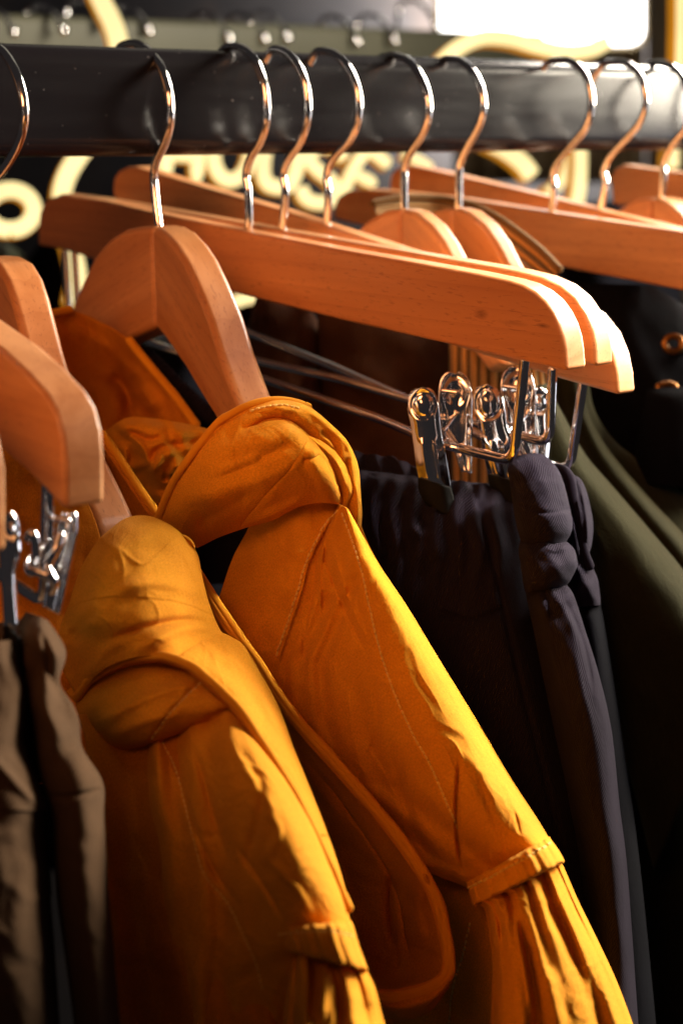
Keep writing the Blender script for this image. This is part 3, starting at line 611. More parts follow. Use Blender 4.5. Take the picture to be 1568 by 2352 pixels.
slope_sheet('sleeve', s1rows, MUST, j1, 30, nu=190, nv=250, fn=s1fn, key='j1sleeve', wr=CRS,
     strokes=[(seam[1:], 7, 1.2, 'step'), (st1, 3.5, -.6, 'full'), ([(748, 1228), (752, 1300), (800, 1420), (850, 1520)], 4, -1.3), ([(745, 1240), (735, 1330), (740, 1450)], 4, 1.2), ([(728, 1290), (700, 1420), (700, 1560)], 5, -1.2), ([(765, 1250), (790, 1350), (845, 1480)], 6, 1.2),
              ([(860, 1560), (865, 1660), (850, 1750)], 7, -1.2), ([(1055, 1740), (1048, 1880), (1062, 2010)], 5, -3.2), ([(1000, 1690), (1090, 1760), (1150, 1850)], 16, .9), ([(880, 1310), (960, 1450), (1050, 1610)], 14, .8), ([(900, 1700), (930, 1850), (990, 1990)], 12, -2.2), ([(800, 1720), (850, 1850), (930, 1950)], 12, -1.8),
              ([(1090, 1780), (1120, 1850), (1150, 1930)], 8, -.8), ([(1150, 1780), (1180, 1850), (1205, 1900)], 7, .8), ([(930, 1480), (960, 1560), (1010, 1640)], 9, -.7), ([(1205, 1850), (1225, 1905)], 4, -.6), ([(1180, 1860), (1195, 1920)], 4, -.6), ([(1150, 1900), (1160, 1960)], 4, -.6), ([(1120, 1940), (1128, 1990)], 4, -.6)])
def band_fn(X, Y, D, TH, V, w): return X+2*np.sin(TH*9)*V, Y+1.5*np.sin(TH*11), D-w*(.5*np.sin(TH*17+1)+.4*np.sin(TH*29))
loft('sleeve_band', [(1070, 2028, 1262, 1922, 400, 25), (1072, 2034, 1266, 1930, 400, 27), (1078, 2055, 1282, 1952, 399, 28), (1084, 2076, 1294, 1974, 398, 28.5), (1088, 2082, 1293, 1980, 399, 27)], MUST, j1, 110, 40, fn=band_fn, key='j1sb', p=.8, skew=.5, strokes=[([(1075, 2040), (1130, 2012), (1200, 1975), (1266, 1934)], 3.5, -.6, 'full')], wr=[(80, 40, 10, .25, 4)])
def gather_fn(seed, amp, nn):
    rs = np.random.RandomState(seed); ph = rs.rand(8)*6.3
    def fn(X, Y, D, TH, V, w):
        fade = np.exp(-V*2.2)
        g = np.sin(TH*nn+ph[0]+1.3*np.sin(V*3+ph[1]))*amp*.55+np.sin(TH*(nn*.55)+ph[2]+V*1.5)*amp*.8*(.5+.5*np.clip(V*3, 0, 1))+np.sin(TH*nn*1.9+ph[3])*amp*.35*fade
        ww = np.clip(np.sin(TH)*3, 0, 1)
        return X, Y, D-ww*g
    return fn
loft('cuff', [(1095, 2078, 1286, 1978, 403, 20), (1112, 2092, 1294, 1992, 402, 22), (1120, 2130, 1328, 2070, 400, 24), (1130, 2210, 1372, 2160, 398, 27), (1126, 2300, 1418, 2260, 396, 30), (1122, 2400, 1462, 2380, 395, 32), (1118, 2520, 1500, 2500, 395, 33)], MUST, j1, 130, 170, fn=gather_fn(3, 2.4, 14), key='j1cuff', wr=CR2, p=.9, skew=-.2,
     strokes=[([(1180, 2060), (1190, 2140), (1210, 2250), (1225, 2352)], 8, 3.2), ([(1210, 2050), (1240, 2150), (1270, 2260)], 11, -2.4), ([(1150, 2080), (1150, 2140), (1148, 2200)], 9, -2.6), ([(1260, 2020), (1300, 2110), (1340, 2220), (1370, 2352)], 10, 2.0), ([(1290, 2010), (1340, 2150), (1390, 2300)], 8, -1.2)])
# hanging placket loop with a raised double hem
hm = [(452, 1310), (530, 1428), (580, 1500), (640, 1590), (700, 1668), (770, 1745), (850, 1835), (915, 1915), (965, 1985), (1005, 2060), (1025, 2130), (1036, 2200), (1030, 2243), (1000, 2268), (940, 2290), (890, 2296), (835, 2284), (800, 2262)]
hd = np.interp(np.arange(len(hm)), [0, 1, 6, 17], [428, 412, 399, 385]); inn = [(420, 1340), (430, 1500), (450, 1580), (500, 1680), (540, 1760), (590, 1840), (640, 1910), (700, 1980), (740, 2040), (780, 2100), (790, 2140), (800, 2180), (800, 2200), (800, 2215), (795, 2225), (790, 2232), (785, 2240), (780, 2245)]
rows = []
for (a, b, d) in zip(hm, inn, hd): rows.append([(a[0]*(1-t)+b[0]*t, a[1]*(1-t)+b[1]*t, d+28*math.sin(min(t*1.9, 1.57))) for t in np.linspace(0, 1, 8)])
sheet('placket', rows, MUSTD, j1, 90, 220, key='j1pl', wr=CR, strokes=[([(700, 1730), (780, 1830), (870, 1960), (915, 2050), (935, 2150), (948, 2215)], 5, -1.4), ([(985, 1990), (960, 2080), (975, 2180)], 16, 3), ([(620, 1640), (720, 1790), (800, 1900)], 14, 2.5), ([(900, 2000), (895, 2080), (905, 2180)], 10, -3)])
def wob(pts, off, amp, d, n=150, seed=1):
    q = cr(np.array(pts), n); T = np.gradient(q, axis=0); T /= np.linalg.norm(T, axis=1)[:, None]; N = np.stack([T[:, 1], -T[:, 0]], 1)
    s = np.linspace(0, 1, n); o = off+amp*(np.sin(s*47+seed)+.7*np.sin(s*91+2*seed)); q = q+N*o[:, None]
    dd = np.interp(s, np.linspace(0, 1, len(d)), d); return np.array([P(x, y, z) for (x, y), z in zip(q, dd)])
tube('hem', wob(hm, 0, .8, hd-1.2, seed=1), 1.05, MUST, j1)
tube('hem', wob(hm, -9, .8, hd-1.2, seed=2), .9, MUST, j1)
tube('hem', wob(hm, -16, .9, hd-.2, seed=3), .85, MUSTD, j1)
# underside of the loop
rows = []
ub = [(850, 2287), (890, 2298), (940, 2294), (1000, 2272), (1034, 2240)]; ul = [(860, 2325), (895, 2340), (930, 2345), (985, 2325), (1030, 2270)]
sheet('placket', [[(x, y, 386) for x, y in ub], [((a[0]+b[0])/2, (a[1]+b[1])/2, 386) for a, b in zip(ub, ul)], [(x, y, 400) for x, y in ul]], MUSTD, j1, 60, 20)
stitches([[(707, 1006), (668, 1068), (620, 1122), (553, 1202)], [(378, 1180), (408, 1112), (443, 1064), (510, 985), (570, 947), (640, 930), (690, 938)],
          [(776, 1172), (750, 1200), (730, 1235), (712, 1270), (697, 1310), (680, 1370), (652, 1455), (634, 1510)], st1, [(1075, 2040), (1130, 2012), (1200, 1975), (1266, 1934)],
          [(1080, 2120), (1060, 2200), (1040, 2270), (1030, 2352)]], ['j1band', 'j1r1', 'j1body', 'j1sleeve', 'j1sb'], THREAD, j1)
stitches([[(700, 1730), (780, 1830), (870, 1960), (915, 2050), (935, 2150), (948, 2215)], [(470, 1395), (560, 1510), (690, 1690)], [(855, 2292), (920, 2322), (930, 2330)]], ['j1pl'], THREAD, j1, r=.2)

# ================================================================ LOWER MUSTARD JACKET
j2 = thing('mustard_jacket', 'lower mustard cotton jacket nearest the lens, its shoulder flap arched over the sleeve', 'jacket', P(350, 1500, 385), 'mustard jackets')
sheet('back_neckline', [[(-60, 930, 425), (0, 945, 425), (60, 985, 425), (110, 1030, 424), (170, 1085, 422)], [(-60, 1250, 422), (0, 1245, 422), (80, 1250, 422), (150, 1240, 420), (230, 1230, 418)],
    [(-60, 1400, 418), (0, 1400, 420), (80, 1400, 420), (150, 1400, 418), (240, 1400, 414)], [(-60, 1600, 412), (0, 1600, 415), (80, 1600, 415), (150, 1600, 412), (260, 1600, 408)], [(-60, 1800, 410), (0, 1800, 412), (80, 1800, 412), (150, 1800, 410), (260, 1800, 406)]], MUSTD, j2, 70, 80, wr=[(70, 160, 40, 3., 5), (20, 60, 30, .8, 6)])
cap = [[(262, 1208, 404), (285, 1192, 402), (315, 1184, 401), (350, 1187, 401), (395, 1208, 402), (438, 1245, 405)],
       [(222, 1245, 398), (265, 1222, 390), (315, 1214, 389), (360, 1222, 392), (410, 1240, 399), (456, 1278, 411)],
       [(182, 1315, 396), (240, 1290, 381), (305, 1280, 380), (360, 1288, 384), (415, 1305, 393), (466, 1330, 411)],
       [(158, 1390, 396), (225, 1365, 377), (300, 1355, 375), (365, 1360, 379), (425, 1375, 389), (484, 1395, 411)],
       [(136, 1455, 396), (215, 1430, 376), (300, 1425, 373), (370, 1425, 376), (435, 1435, 387), (510, 1452, 410)],
       [(140, 1525, 400), (215, 1490, 382), (300, 1472, 374), (375, 1475, 374), (440, 1488, 382), (545, 1475, 404)],
       [(176, 1600, 398), (243, 1535, 382), (330, 1507, 373), (402, 1513, 372), (462, 1545, 378), (575, 1505, 400)]]
sheet('shoulder_flap', cap, MUST, j2, 130, 150, key='j2cap', wr=[(10, 170, 40, .8, 3), (150, 140, 30, .35, 8), (30, 120, 36, .5, 52, 1.4)],
      strokes=[([(165, 1390), (240, 1372), (330, 1372), (420, 1385), (478, 1408)], 10, -.5, 'step'), ([(230, 1380), (330, 1340), (420, 1350), (470, 1375)], 16, 2.), ([(250, 1470), (340, 1440), (430, 1425), (500, 1440)], 9, -2.8), ([(300, 1500), (380, 1460), (450, 1440), (505, 1442)], 14, 2.6), ([(260, 1300), (330, 1260), (400, 1270)], 20, -1.2), ([(160, 1480), (190, 1430), (230, 1400)], 14, -1.8), ([(420, 1260), (452, 1330), (480, 1400)], 10, 1.6), ([(200, 1560), (240, 1500), (300, 1460)], 16, 1.5)])
archL = [(176, 1602), (205, 1565), (243, 1537), (285, 1517), (330, 1507), (370, 1507), (402, 1513), (440, 1530), (480, 1560), (540, 1618), (598, 1700), (655, 1790), (705, 1880), (750, 1975), (782, 2045), (800, 2085)]
strapL = [(402, 1513), (440, 1530), (480, 1560), (540, 1618), (598, 1700), (655, 1790), (705, 1880), (750, 1975), (782, 2045), (800, 2085)]
strapR = [(500, 1448), (530, 1462), (562, 1484), (598, 1545), (640, 1622), (672, 1710), (708, 1800), (745, 1895), (778, 1990), (806, 2092)]
sheet('strap', [[(a[0]*(1-t)+b[0]*t, a[1]*(1-t)+b[1]*t, [372, 371, 369, 366, 363, 360, 357, 354, 351, 349][i]*(1-t**1.5)+[407, 405, 401, 395, 388, 381, 374, 367, 360, 354][i]*t**1.5) for t in np.linspace(0, 1, 7)] for i, (a, b) in enumerate(zip(strapL, strapR))], MUST, j2, 60, 180, key='j2strap', wr=CR2, strokes=[([(560, 1500), (600, 1600), (650, 1690)], 12, 1.2), ([(470, 1500), (560, 1570), (640, 1700)], 14, -1.0)], thick=.9)
ad = np.interp(np.linspace(0, 1, len(archL)), [0, .3, .5, 1], [398, 373, 369, 350])
tube('hem', wob(archL, 0, .6, ad-.8, seed=4), 1.15, MUST, j2)
tube('hem', wob(archL, -7, .6, ad+2.2, seed=5), 1.0, MUSTD, j2)
# turned up fold below the arch
under = [[(150, 1590, 404), (230, 1530, 396), (330, 1500, 388), (420, 1515, 382), (500, 1560, 378), (570, 1620, 376)],
         [(172, 1612, 400), (240, 1575, 388), (330, 1550, 380), (420, 1555, 375), (500, 1590, 372), (572, 1640, 372)],
         [(182, 1645, 396), (245, 1625, 380), (330, 1605, 372), (420, 1600, 368), (500, 1618, 367), (566, 1655, 372)],
         [(198, 1680, 396), (255, 1675, 379), (335, 1658, 370), (420, 1645, 367), (495, 1645, 368), (556, 1662, 374)],
         [(222, 1705, 400), (270, 1715, 386), (340, 1702, 377), (420, 1680, 374), (490, 1662, 376), (548, 1668, 382)],
         [(240, 1705, 412), (290, 1727, 400), (350, 1715, 394), (420, 1692, 392), (490, 1668, 392), (545, 1668, 394)]]
sheet('shoulder_fold', under, MUST, j2, 120, 90, key='j2un', wr=CR2, strokes=[([(230, 1640), (320, 1580), (400, 1560)], 16, -1.6), ([(220, 1670), (300, 1620), (400, 1580), (450, 1575)], 12, 1.8), ([(460, 1565), (400, 1625), (345, 1700)], 4, -.8, 'full'), ([(540, 1625), (500, 1640), (470, 1650)], 6, -1.5), ([(250, 1700), (330, 1660), (420, 1640)], 14, 1.3)])
# body
b2 = [(1640, 180, 640, 386), (1720, 200, 660, 380), (1900, 190, 700, 372), (2100, 180, 760, 367), (2300, 180, 780, 364), (2500, 180, 790, 362)]
rows = [[(xa+(xb-xa)*t, y, d+5*math.sin(6*t)) for t in np.linspace(0, 1, 9)] for (y, xa, xb, d) in b2]
def b2fn(X, Y, D): return X, Y, D-(np.sin((X-(Y-1700)*.16)/27.+np.sin(Y/300.))*1.8+np.sin((X-(Y-1700)*.2)/60.+1)*5)
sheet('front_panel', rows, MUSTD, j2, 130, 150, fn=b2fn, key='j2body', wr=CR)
st2 = [(372, 1702), (405, 1770), (425, 1850), (445, 1930), (470, 2010), (520, 2070), (560, 2150), (590, 2220), (604, 2275)]
def s2fn(X, Y, D):
    t = X-np.interp(Y, [1690, 1850, 2040, 2150], [330, 330, 366, 385])
    b = np.clip((260-t)/150, 0, 1)*np.clip(t/30, 0, 1)
    return X, Y, D-b*2.0*np.sin((t+(Y-1800)*.05)/14.+.8*np.sin(Y/110))
s2rows = [(330, 1680, 384, 548, 1625, 380, .35), (322, 1750, 379, 612, 1715, 376, .7), (332, 1850, 373, 670, 1805, 371, .95), (356, 1950, 368, 722, 1900, 366, 1.), (366, 2060, 365, 760, 1990, 361, .95), (380, 2160, 364, 786, 2055, 357, .8), (392, 2260, 364, 804, 2115, 355, .66), (400, 2330, 365, 806, 2150, 356, .5), (404, 2420, 366, 770, 2290, 362, .25), (406, 2540, 367, 720, 2500, 366, .1)]
slope_sheet('sleeve', s2rows, MUST, j2, 33, sink=12, nu=150, nv=190, fn=s2fn, key='j2sleeve', wr=CRS,
    strokes=[([(440, 1700), (470, 1800), (500, 1900), (530, 1990)], 9, -1.8), ([(555, 1720), (600, 1810), (590, 1900), (555, 2000)], 11, -1.5), ([(600, 1850), (640, 1910), (600, 1990)], 10, 1.2), ([(530, 1720), (590, 1800), (640, 1880)], 10, 1.2), ([(540, 1940), (610, 2040), (650, 2110)], 6, -1.5), ([(600, 1960), (680, 2040), (720, 2110)], 9, 1.2), ([(400, 1720), (430, 1850), (480, 1980), (560, 2100)], 6, -1.6), (st2, 3.5, -.6, 'full')])
loft('sleeve_band', [(632, 2132, 806, 2115, 351, 22), (634, 2139, 812, 2128, 351, 25), (640, 2158, 824, 2170, 350, 26), (648, 2180, 842, 2220, 350, 26.5), (652, 2185, 842, 2228, 351, 25)], MUST, j2, 100, 40, fn=band_fn, key='j2sb', p=.8, skew=.4, strokes=[([(640, 2146), (700, 2140), (760, 2138), (812, 2150)], 3.5, -.6, 'full')])
loft('cuff', [(662, 2182, 832, 2218, 354, 19), (664, 2195, 842, 2228, 354, 20), (660, 2240, 862, 2270, 352, 23), (652, 2320, 880, 2340, 350, 25), (646, 2420, 906, 2420, 348, 27), (640, 2540, 930, 2530, 347, 28)], MUST, j2, 110, 130, fn=gather_fn(8, 2.8, 12), key='j2cuff', p=.9, skew=-.2, wr=CR, strokes=[([(690, 2190), (690, 2260), (680, 2352)], 8, 3), ([(720, 2200), (715, 2280), (712, 2352)], 7, -3), ([(745, 2200), (745, 2280), (740, 2352)], 8, 2.6), ([(780, 2210), (785, 2290), (790, 2352)], 8, -2)])
stitches([[(300, 1520), (345, 1517), (400, 1524), (445, 1545)], [(640, 2146), (700, 2140), (760, 2138), (812, 2150)], [(460, 1568), (400, 1628), (345, 1700)], st2], ['j2cap', 'j2strap', 'j2sb', 'j2un', 'j2sleeve', 'j2body'], THREAD, j2, r=.22)

# ================================================================ BROWN TROUSERS (left foreground)
bt = thing('trousers', 'brown wool trousers with a gathered waistband, hanging from the blurred chrome clip at the left', 'trousers', P(100, 1500, 345))
def bumpy(amp, yf, seed):
    def fn(X, Y, D, TH, V, w): 
        c = np.cos(TH); k = np.clip((yf-Y)/120, 0, 1)
        return X+np.clip(c, 0, 1)*amp*np.sin(Y/26.+seed)*k, Y, D-w*k*2.2*np.sin(X/14.+np.sin(Y/25.))
    return fn
loft('leg', [(60, 1405, 118, 1425, 345, 4), (40, 1440, 136, 1455, 345, 10), (40, 1490, 146, 1495, 345, 13), (50, 1560, 140, 1560, 345, 12), (62, 1620, 172, 1620, 345, 14), (80, 1700, 185, 1705, 344, 15), (95, 1790, 236, 1795, 344, 19), (120, 1880, 240, 1880, 343, 20), (130, 2050, 250, 2050, 342, 21), (150, 2200, 264, 2200, 341, 21), (170, 2352, 276, 2352, 340, 21), (180, 2500, 290, 2500, 340, 21)], BROWN, bt, 70, 200, fn=bumpy(7, 1780, 0), wr=[(85, 240, 50, .8, 4), (30, 80, 30, .3, 5)], key='bt', strokes=[([(90, 1440), (110, 1500), (120, 1560), (165, 1640)], 10, -2.5), ([(80, 1822), (150, 1830), (230, 1815)], 5, -1.5, 'full')])
loft('leg', [(-100, 1480, 30, 1470, 338, 12), (-110, 1600, 60, 1600, 338, 16), (-120, 1720, 60, 1715, 337, 20), (-120, 1850, 108, 1850, 336, 22), (-110, 1880, 100, 1880, 336, 22), (-110, 2050, 116, 2050, 335, 24), (-110, 2200, 128, 2200, 334, 24), (-110, 2352, 138, 2352, 334, 24), (-110, 2500, 150, 2500, 334, 24)], BROWN, bt, 70, 160, wr=[(85, 240, 50, 1.2, 6), (30, 80, 30, .4, 7)], strokes=[([(-40, 1720), (40, 1800), (90, 1850)], 12, 2)])
loft('waistband', [(-80, 1450, 40, 1420, 348, 6), (-80, 1520, 60, 1500, 350, 10), (-80, 1650, 90, 1640, 352, 12), (-80, 1800, 110, 1800, 354, 12)], BROWN, bt, 40, 60, wr=[(80, 60, 20, 1.5, 6)])
# ================================================================ BLACK TROUSERS
k1 = thing('trousers', 'black twill trousers with elastic waist clipped in front, behind the mustard sleeve', 'trousers', P(1050, 1150, 470), 'black twill trousers')
def kfn(X, Y, D, TH, V, w):
    k = np.clip((1400-Y)/150, 0, 1)
    return X, Y+k*3*np.sin(X/9.), D-w*(k*1.3*np.sin(X/7.5+np.sin(Y/30.))+1.8*np.sin((X-(Y-1400)*.17)/44.))
loft('leg', [(760, 1075, 1190, 1120, 476, 8), (760, 1100, 1196, 1150, 475, 14), (770, 1200, 1200, 1220, 473, 20), (800, 1340, 1225, 1345, 472, 24), (840, 1440, 1250, 1440, 470, 26), (900, 1700, 1330, 1700, 466, 30), (950, 2000, 1400, 2000, 462, 32), (980, 2352, 1450, 2352, 460, 34), (980, 2550, 1460, 2550, 460, 34)], BLACK, k1, 90, 200, skew=.4, fn=kfn, key='k1',
     strokes=[([(1085, 1110), (1105, 1180), (1135, 1300), (1150, 1370), (1190, 1550), (1240, 1750), (1290, 1950)], 5, -1.6, 'full'), ([(1040, 1125), (1080, 1090), (1120, 1130)], 14, 4), ([(930, 1210), (980, 1230), (1000, 1290)], 18, 3), ([(1020, 1410), (1080, 1425), (1150, 1400)], 6, -2, 'full')])
sheet('waistband', [[(560, 1010, 500), (700, 1010, 496), (830, 1040, 486), (900, 1050, 480), (960, 1075, 474)], [(560, 1060, 498), (700, 1060, 492), (830, 1085, 482), (900, 1100, 476), (970, 1120, 470)], [(560, 1150, 500), (700, 1150, 494), (830, 1180, 484), (900, 1200, 478), (970, 1230, 472)], [(560, 1500, 505), (700, 1500, 500), (830, 1500, 490), (900, 1500, 485), (970, 1500, 480)]], BLACK, k1, 150, 70, fn=lambda X, Y, D: (X, Y+2*np.sin(X/6.), D-1.8*np.sin(X/8.+np.sin(Y/20.))*np.clip((1250-Y)/100, 0, 1)))
k2 = thing('trousers', 'black twill trousers with the grey lit, puckered waistband hanging under the wire frame corners', 'trousers', P(1250, 1200, 445), 'black twill trousers')
def pk(yc, amp):
    def fn(X, Y, D, TH, V, w):
        k = np.exp(-((Y-yc)/90)**2)
        return X, Y, D-w*k*amp*(np.sin((X*.5+Y)/11.)+.6*np.sin((X-Y*.6)/7.))
    return fn
loft('waistband', [(1175, 1052, 1215, 1040, 447, 3), (1165, 1075, 1250, 1046, 446, 9), (1170, 1110, 1286, 1088, 446, 14), (1180, 1180, 1309, 1172, 445, 17), (1190, 1225, 1313, 1215, 445, 16), (1200, 1255, 1299, 1246, 446, 12)], BLACK, k2, 60, 110, wr=[(15, 60, 22, 1., 3)], key='k2a', fn=pk(1060, .5), strokes=[([(1196, 1160), (1250, 1178), (1308, 1170)], 4, -.8, 'full')])
loft('waistband', [(1195, 1236, 1296, 1240, 447, 9), (1190, 1265, 1318, 1262, 446, 14), (1195, 1300, 1325, 1296, 445, 16), (1200, 1335, 1312, 1328, 445, 14), (1205, 1360, 1300, 1345, 446, 11)], BLACK, k2, 60, 90, wr=[(15, 60, 22, 1., 7)], fn=pk(1240, .8), strokes=[([(1200, 1240), (1240, 1246), (1290, 1240)], 6, 2)])
loft('leg', [(1205, 1345, 1300, 1342, 447, 10), (1210, 1380, 1318, 1370, 447, 14), (1225, 1450, 1344, 1450, 446, 18), (1245, 1550, 1375, 1550, 445, 20), (1270, 1680, 1404, 1680, 443, 22), (1300, 1850, 1422, 1850, 442, 24), (1325, 2000, 1440, 2000, 440, 24), (1350, 2352, 1465, 2352, 438, 26), (1350, 2550, 1480, 2550, 438, 26)], BLACK, k2, 70, 200, skew=.4, fn=pk(1350, 1.4), wr=[(80, 200, 24, 1.2, 3)], strokes=[([(1300, 1380), (1340, 1480), (1365, 1600)], 6, -2.5)])
k3 = thing('trousers', 'third black twill trousers, only the corded waist edge showing right of the lit waistband', 'trousers', P(1330, 1200, 470), 'black twill trousers')
loft('waistband', [(1275, 1090, 1305, 1085, 466, 6), (1280, 1120, 1338, 1108, 466, 10), (1285, 1200, 1360, 1190, 466, 13), (1290, 1260, 1358, 1250, 466, 12), (1295, 1295, 1345, 1288, 466, 9)], BLACK, k3, 50, 90, strokes=[([(1312, 1095), (1318, 1170), (1340, 1280)], 5, -4, 'full'), ([(1330, 1110), (1345, 1180), (1350, 1270)], 5, 2)], fn=pk(1090, 1.5))
loft('waistband', [(1290, 1285, 1345, 1288, 466, 8), (1300, 1310, 1368, 1320, 466, 12), (1310, 1360, 1377, 1365, 466, 13), (1320, 1395, 1378, 1390, 467, 10)], BLACK, k3, 50, 60, fn=pk(1300, 1.6))
loft('leg', [(1315, 1385, 1378, 1385, 470, 8), (1330, 1460, 1392, 1460, 470, 14), (1350, 1700, 1430, 1700, 468, 18), (1380, 2000, 1470, 2000, 466, 20), (1400, 2500, 1520, 2500, 464, 20)], NAVY, k3, 50, 100)  # darker cloth than the waistband, its colour stands in for shade on the leg
tube('drawstring', cr(np.array([P(1275, 1075, 462), P(1296, 1082, 458), P(1310, 1105, 456), P(1316, 1150, 455), P(1330, 1200, 456), P(1338, 1260, 457), P(1352, 1300, 458)]), 60), 1.5, BLACK, k3)
# drawcord beside the upper jacket's collar
k5 = thing('drawstring_waist', 'grey twisted waist cord of dark trousers, seen in the gap beside the upper mustard collar', 'trousers', P(420, 900, 540))
n = 130; s = np.linspace(0, 1, n); base = cr(np.array([P(330, 812, 545), P(370, 850, 540), (P(420, 900, 535)), P(470, 945, 530), P(540, 990, 525)]), n)
for k in range(2):
    tube('cord', base+np.stack([1.6*np.cos(s*60+k*3.14), 0*s, 1.6*np.sin(s*60+k*3.14)], 1), 1.7, BLACK, k5, segs=10)
sheet('waistband', [[(300, 800, 550), (380, 860, 545), (460, 950, 540), (560, 1010, 530)], [(320, 900, 550), (400, 960, 546), (470, 1020, 542), (560, 1080, 534)], [(330, 1300, 550), (400, 1320, 546), (470, 1340, 542), (560, 1340, 534)]], BLACK, k5, 60, 60, wr=[(80, 80, 14, 1.5, 3)])
# ================================================================ OLIVE JACKET
ol = thing('olive_jacket', 'olive green moleskin jacket with two sloping lit sleeve ridges, right of the black trousers', 'jacket', P(1400, 1100, 520))
loft('sleeve', [(1180, 900, 1255, 880, 512, 8), (1190, 1000, 1300, 965, 512, 16), (1220, 1140, 1345, 1045, 511, 22), (1270, 1300, 1400, 1110, 510, 26), (1330, 1500, 1496, 1222, 508, 30), (1420, 1700, 1580, 1325, 506, 32), (1500, 2000, 1700, 1500, 504, 34)], OLIVE, ol, 80, 140, p=.8, skew=.5, wr=[(60, 200, 50, 1., 5)])
loft('sleeve', [(1250, 880, 1330, 860, 535, 8), (1290, 960, 1352, 950, 534, 12), (1330, 1080, 1402, 1038, 533, 16), (1400, 1220, 1500, 1152, 532, 20), (1470, 1330, 1580, 1240, 530, 22), (1560, 1500, 1700, 1400, 528, 24)], OLIVE, ol, 70, 120, p=.8, skew=.5, wr=[(60, 200, 50, 1., 8)])
loft('body', [(1180, 860, 1345, 850, 545, 10), (1200, 1000, 1400, 1000, 545, 16), (1250, 1300, 1700, 1300, 545, 22), (1300, 2000, 1800, 2000, 545, 26), (1300, 2600, 1900, 2600, 545, 26)], OLIVE, ol, 60, 60)
# ================================================================ CORDUROY JACKET on the rounded hangers
cj = thing('corduroy_jacket', 'tan corduroy jacket whose ribbed collar curves behind the rounded hanger tops', 'jacket', P(1100, 560, 575))
def mid(a, b, t): return tuple(np.array(a)*(1-t)+np.array(b)*t)
to = [(858, 468, 585), (930, 455, 590), (1010, 458, 595), (1080, 472, 590), (1140, 500, 580), (1190, 535, 568), (1240, 575, 556), (1282, 618, 545)]
bo = [(862, 490, 580), (930, 500, 585), (1010, 505, 588), (1060, 530, 580), (1100, 580, 565), (1140, 620, 552), (1190, 650, 545), (1240, 680, 540)]
sheet('collar', [[mid(a, b, t) for a, b in zip(to, bo)] for t in (0, .33, .66, 1)], CORDC, cj, 120, 40, fn=lambda X, Y, D: (X, Y, D))
bpy.data.objects['collar'].rotation_euler = (0, 0, 0)
tube('hem', cr(np.array([P(*q) for q in to]), 80), 1.6, CORDC, cj)
sheet('front_panel', [[(1030, 760, 530), (1090, 770, 526), (1150, 780, 522), (1210, 800, 520), (1260, 830, 524)], [(1030, 850, 528), (1090, 850, 522), (1150, 850, 518), (1210, 860, 517), (1270, 880, 524)], [(1035, 950, 528), (1090, 950, 522), (1150, 950, 518), (1210, 960, 517), (1285, 970, 526)], [(1040, 1150, 528), (1090, 1150, 522), (1150, 1150, 518), (1210, 1150, 517), (1290, 1150, 526)]], CORD, cj, 100, 60)
# deep brown garments and hanger arms under the bars
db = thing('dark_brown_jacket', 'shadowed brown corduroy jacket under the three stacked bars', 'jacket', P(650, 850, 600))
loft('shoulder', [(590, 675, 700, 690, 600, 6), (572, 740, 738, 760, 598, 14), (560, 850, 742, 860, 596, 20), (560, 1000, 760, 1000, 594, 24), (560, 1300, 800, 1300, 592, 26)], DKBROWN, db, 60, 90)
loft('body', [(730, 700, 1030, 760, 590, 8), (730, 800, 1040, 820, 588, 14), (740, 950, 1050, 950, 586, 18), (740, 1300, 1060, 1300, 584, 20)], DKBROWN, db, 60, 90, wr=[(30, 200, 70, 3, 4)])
dk = thing('dark_denim_jacket', 'near black denim garment with brass eyelets below the right hand bars', 'jacket', P(1480, 900, 560))
loft('body', [(1330, 650, 1500, 655, 590, 10), (1330, 760, 1640, 760, 588, 20), (1350, 900, 1700, 900, 586, 26), (1380, 1100, 1750, 1100, 584, 28), (1500, 1400, 1800, 1400, 582, 30), (1500, 2500, 1900, 2500, 580, 30)], NAVY, dk, 60, 90, wr=[(60, 160, 50, 4, 4)])
loft('sleeve', [(1485, 892, 1640, 885, 548, 8), (1478, 920, 1650, 915, 546, 14), (1465, 1000, 1660, 1000, 545, 18), (1455, 1060, 1670, 1060, 545, 20), (1450, 1110, 1690, 1130, 545, 20)], NAVY, dk, 50, 60)
for (x, y, d) in ((1545, 790, 545), (1530, 890, 544)):
    tube('eyelet', [P(x+20*math.cos(a), y+20*math.sin(a)*(.9 if y < 850 else .4), d) for a in np.linspace(0, 2*math.pi, 30, endpoint=False)], 1.2, metal('brass', (.25, .11, .03), .4), dk, closed=True)
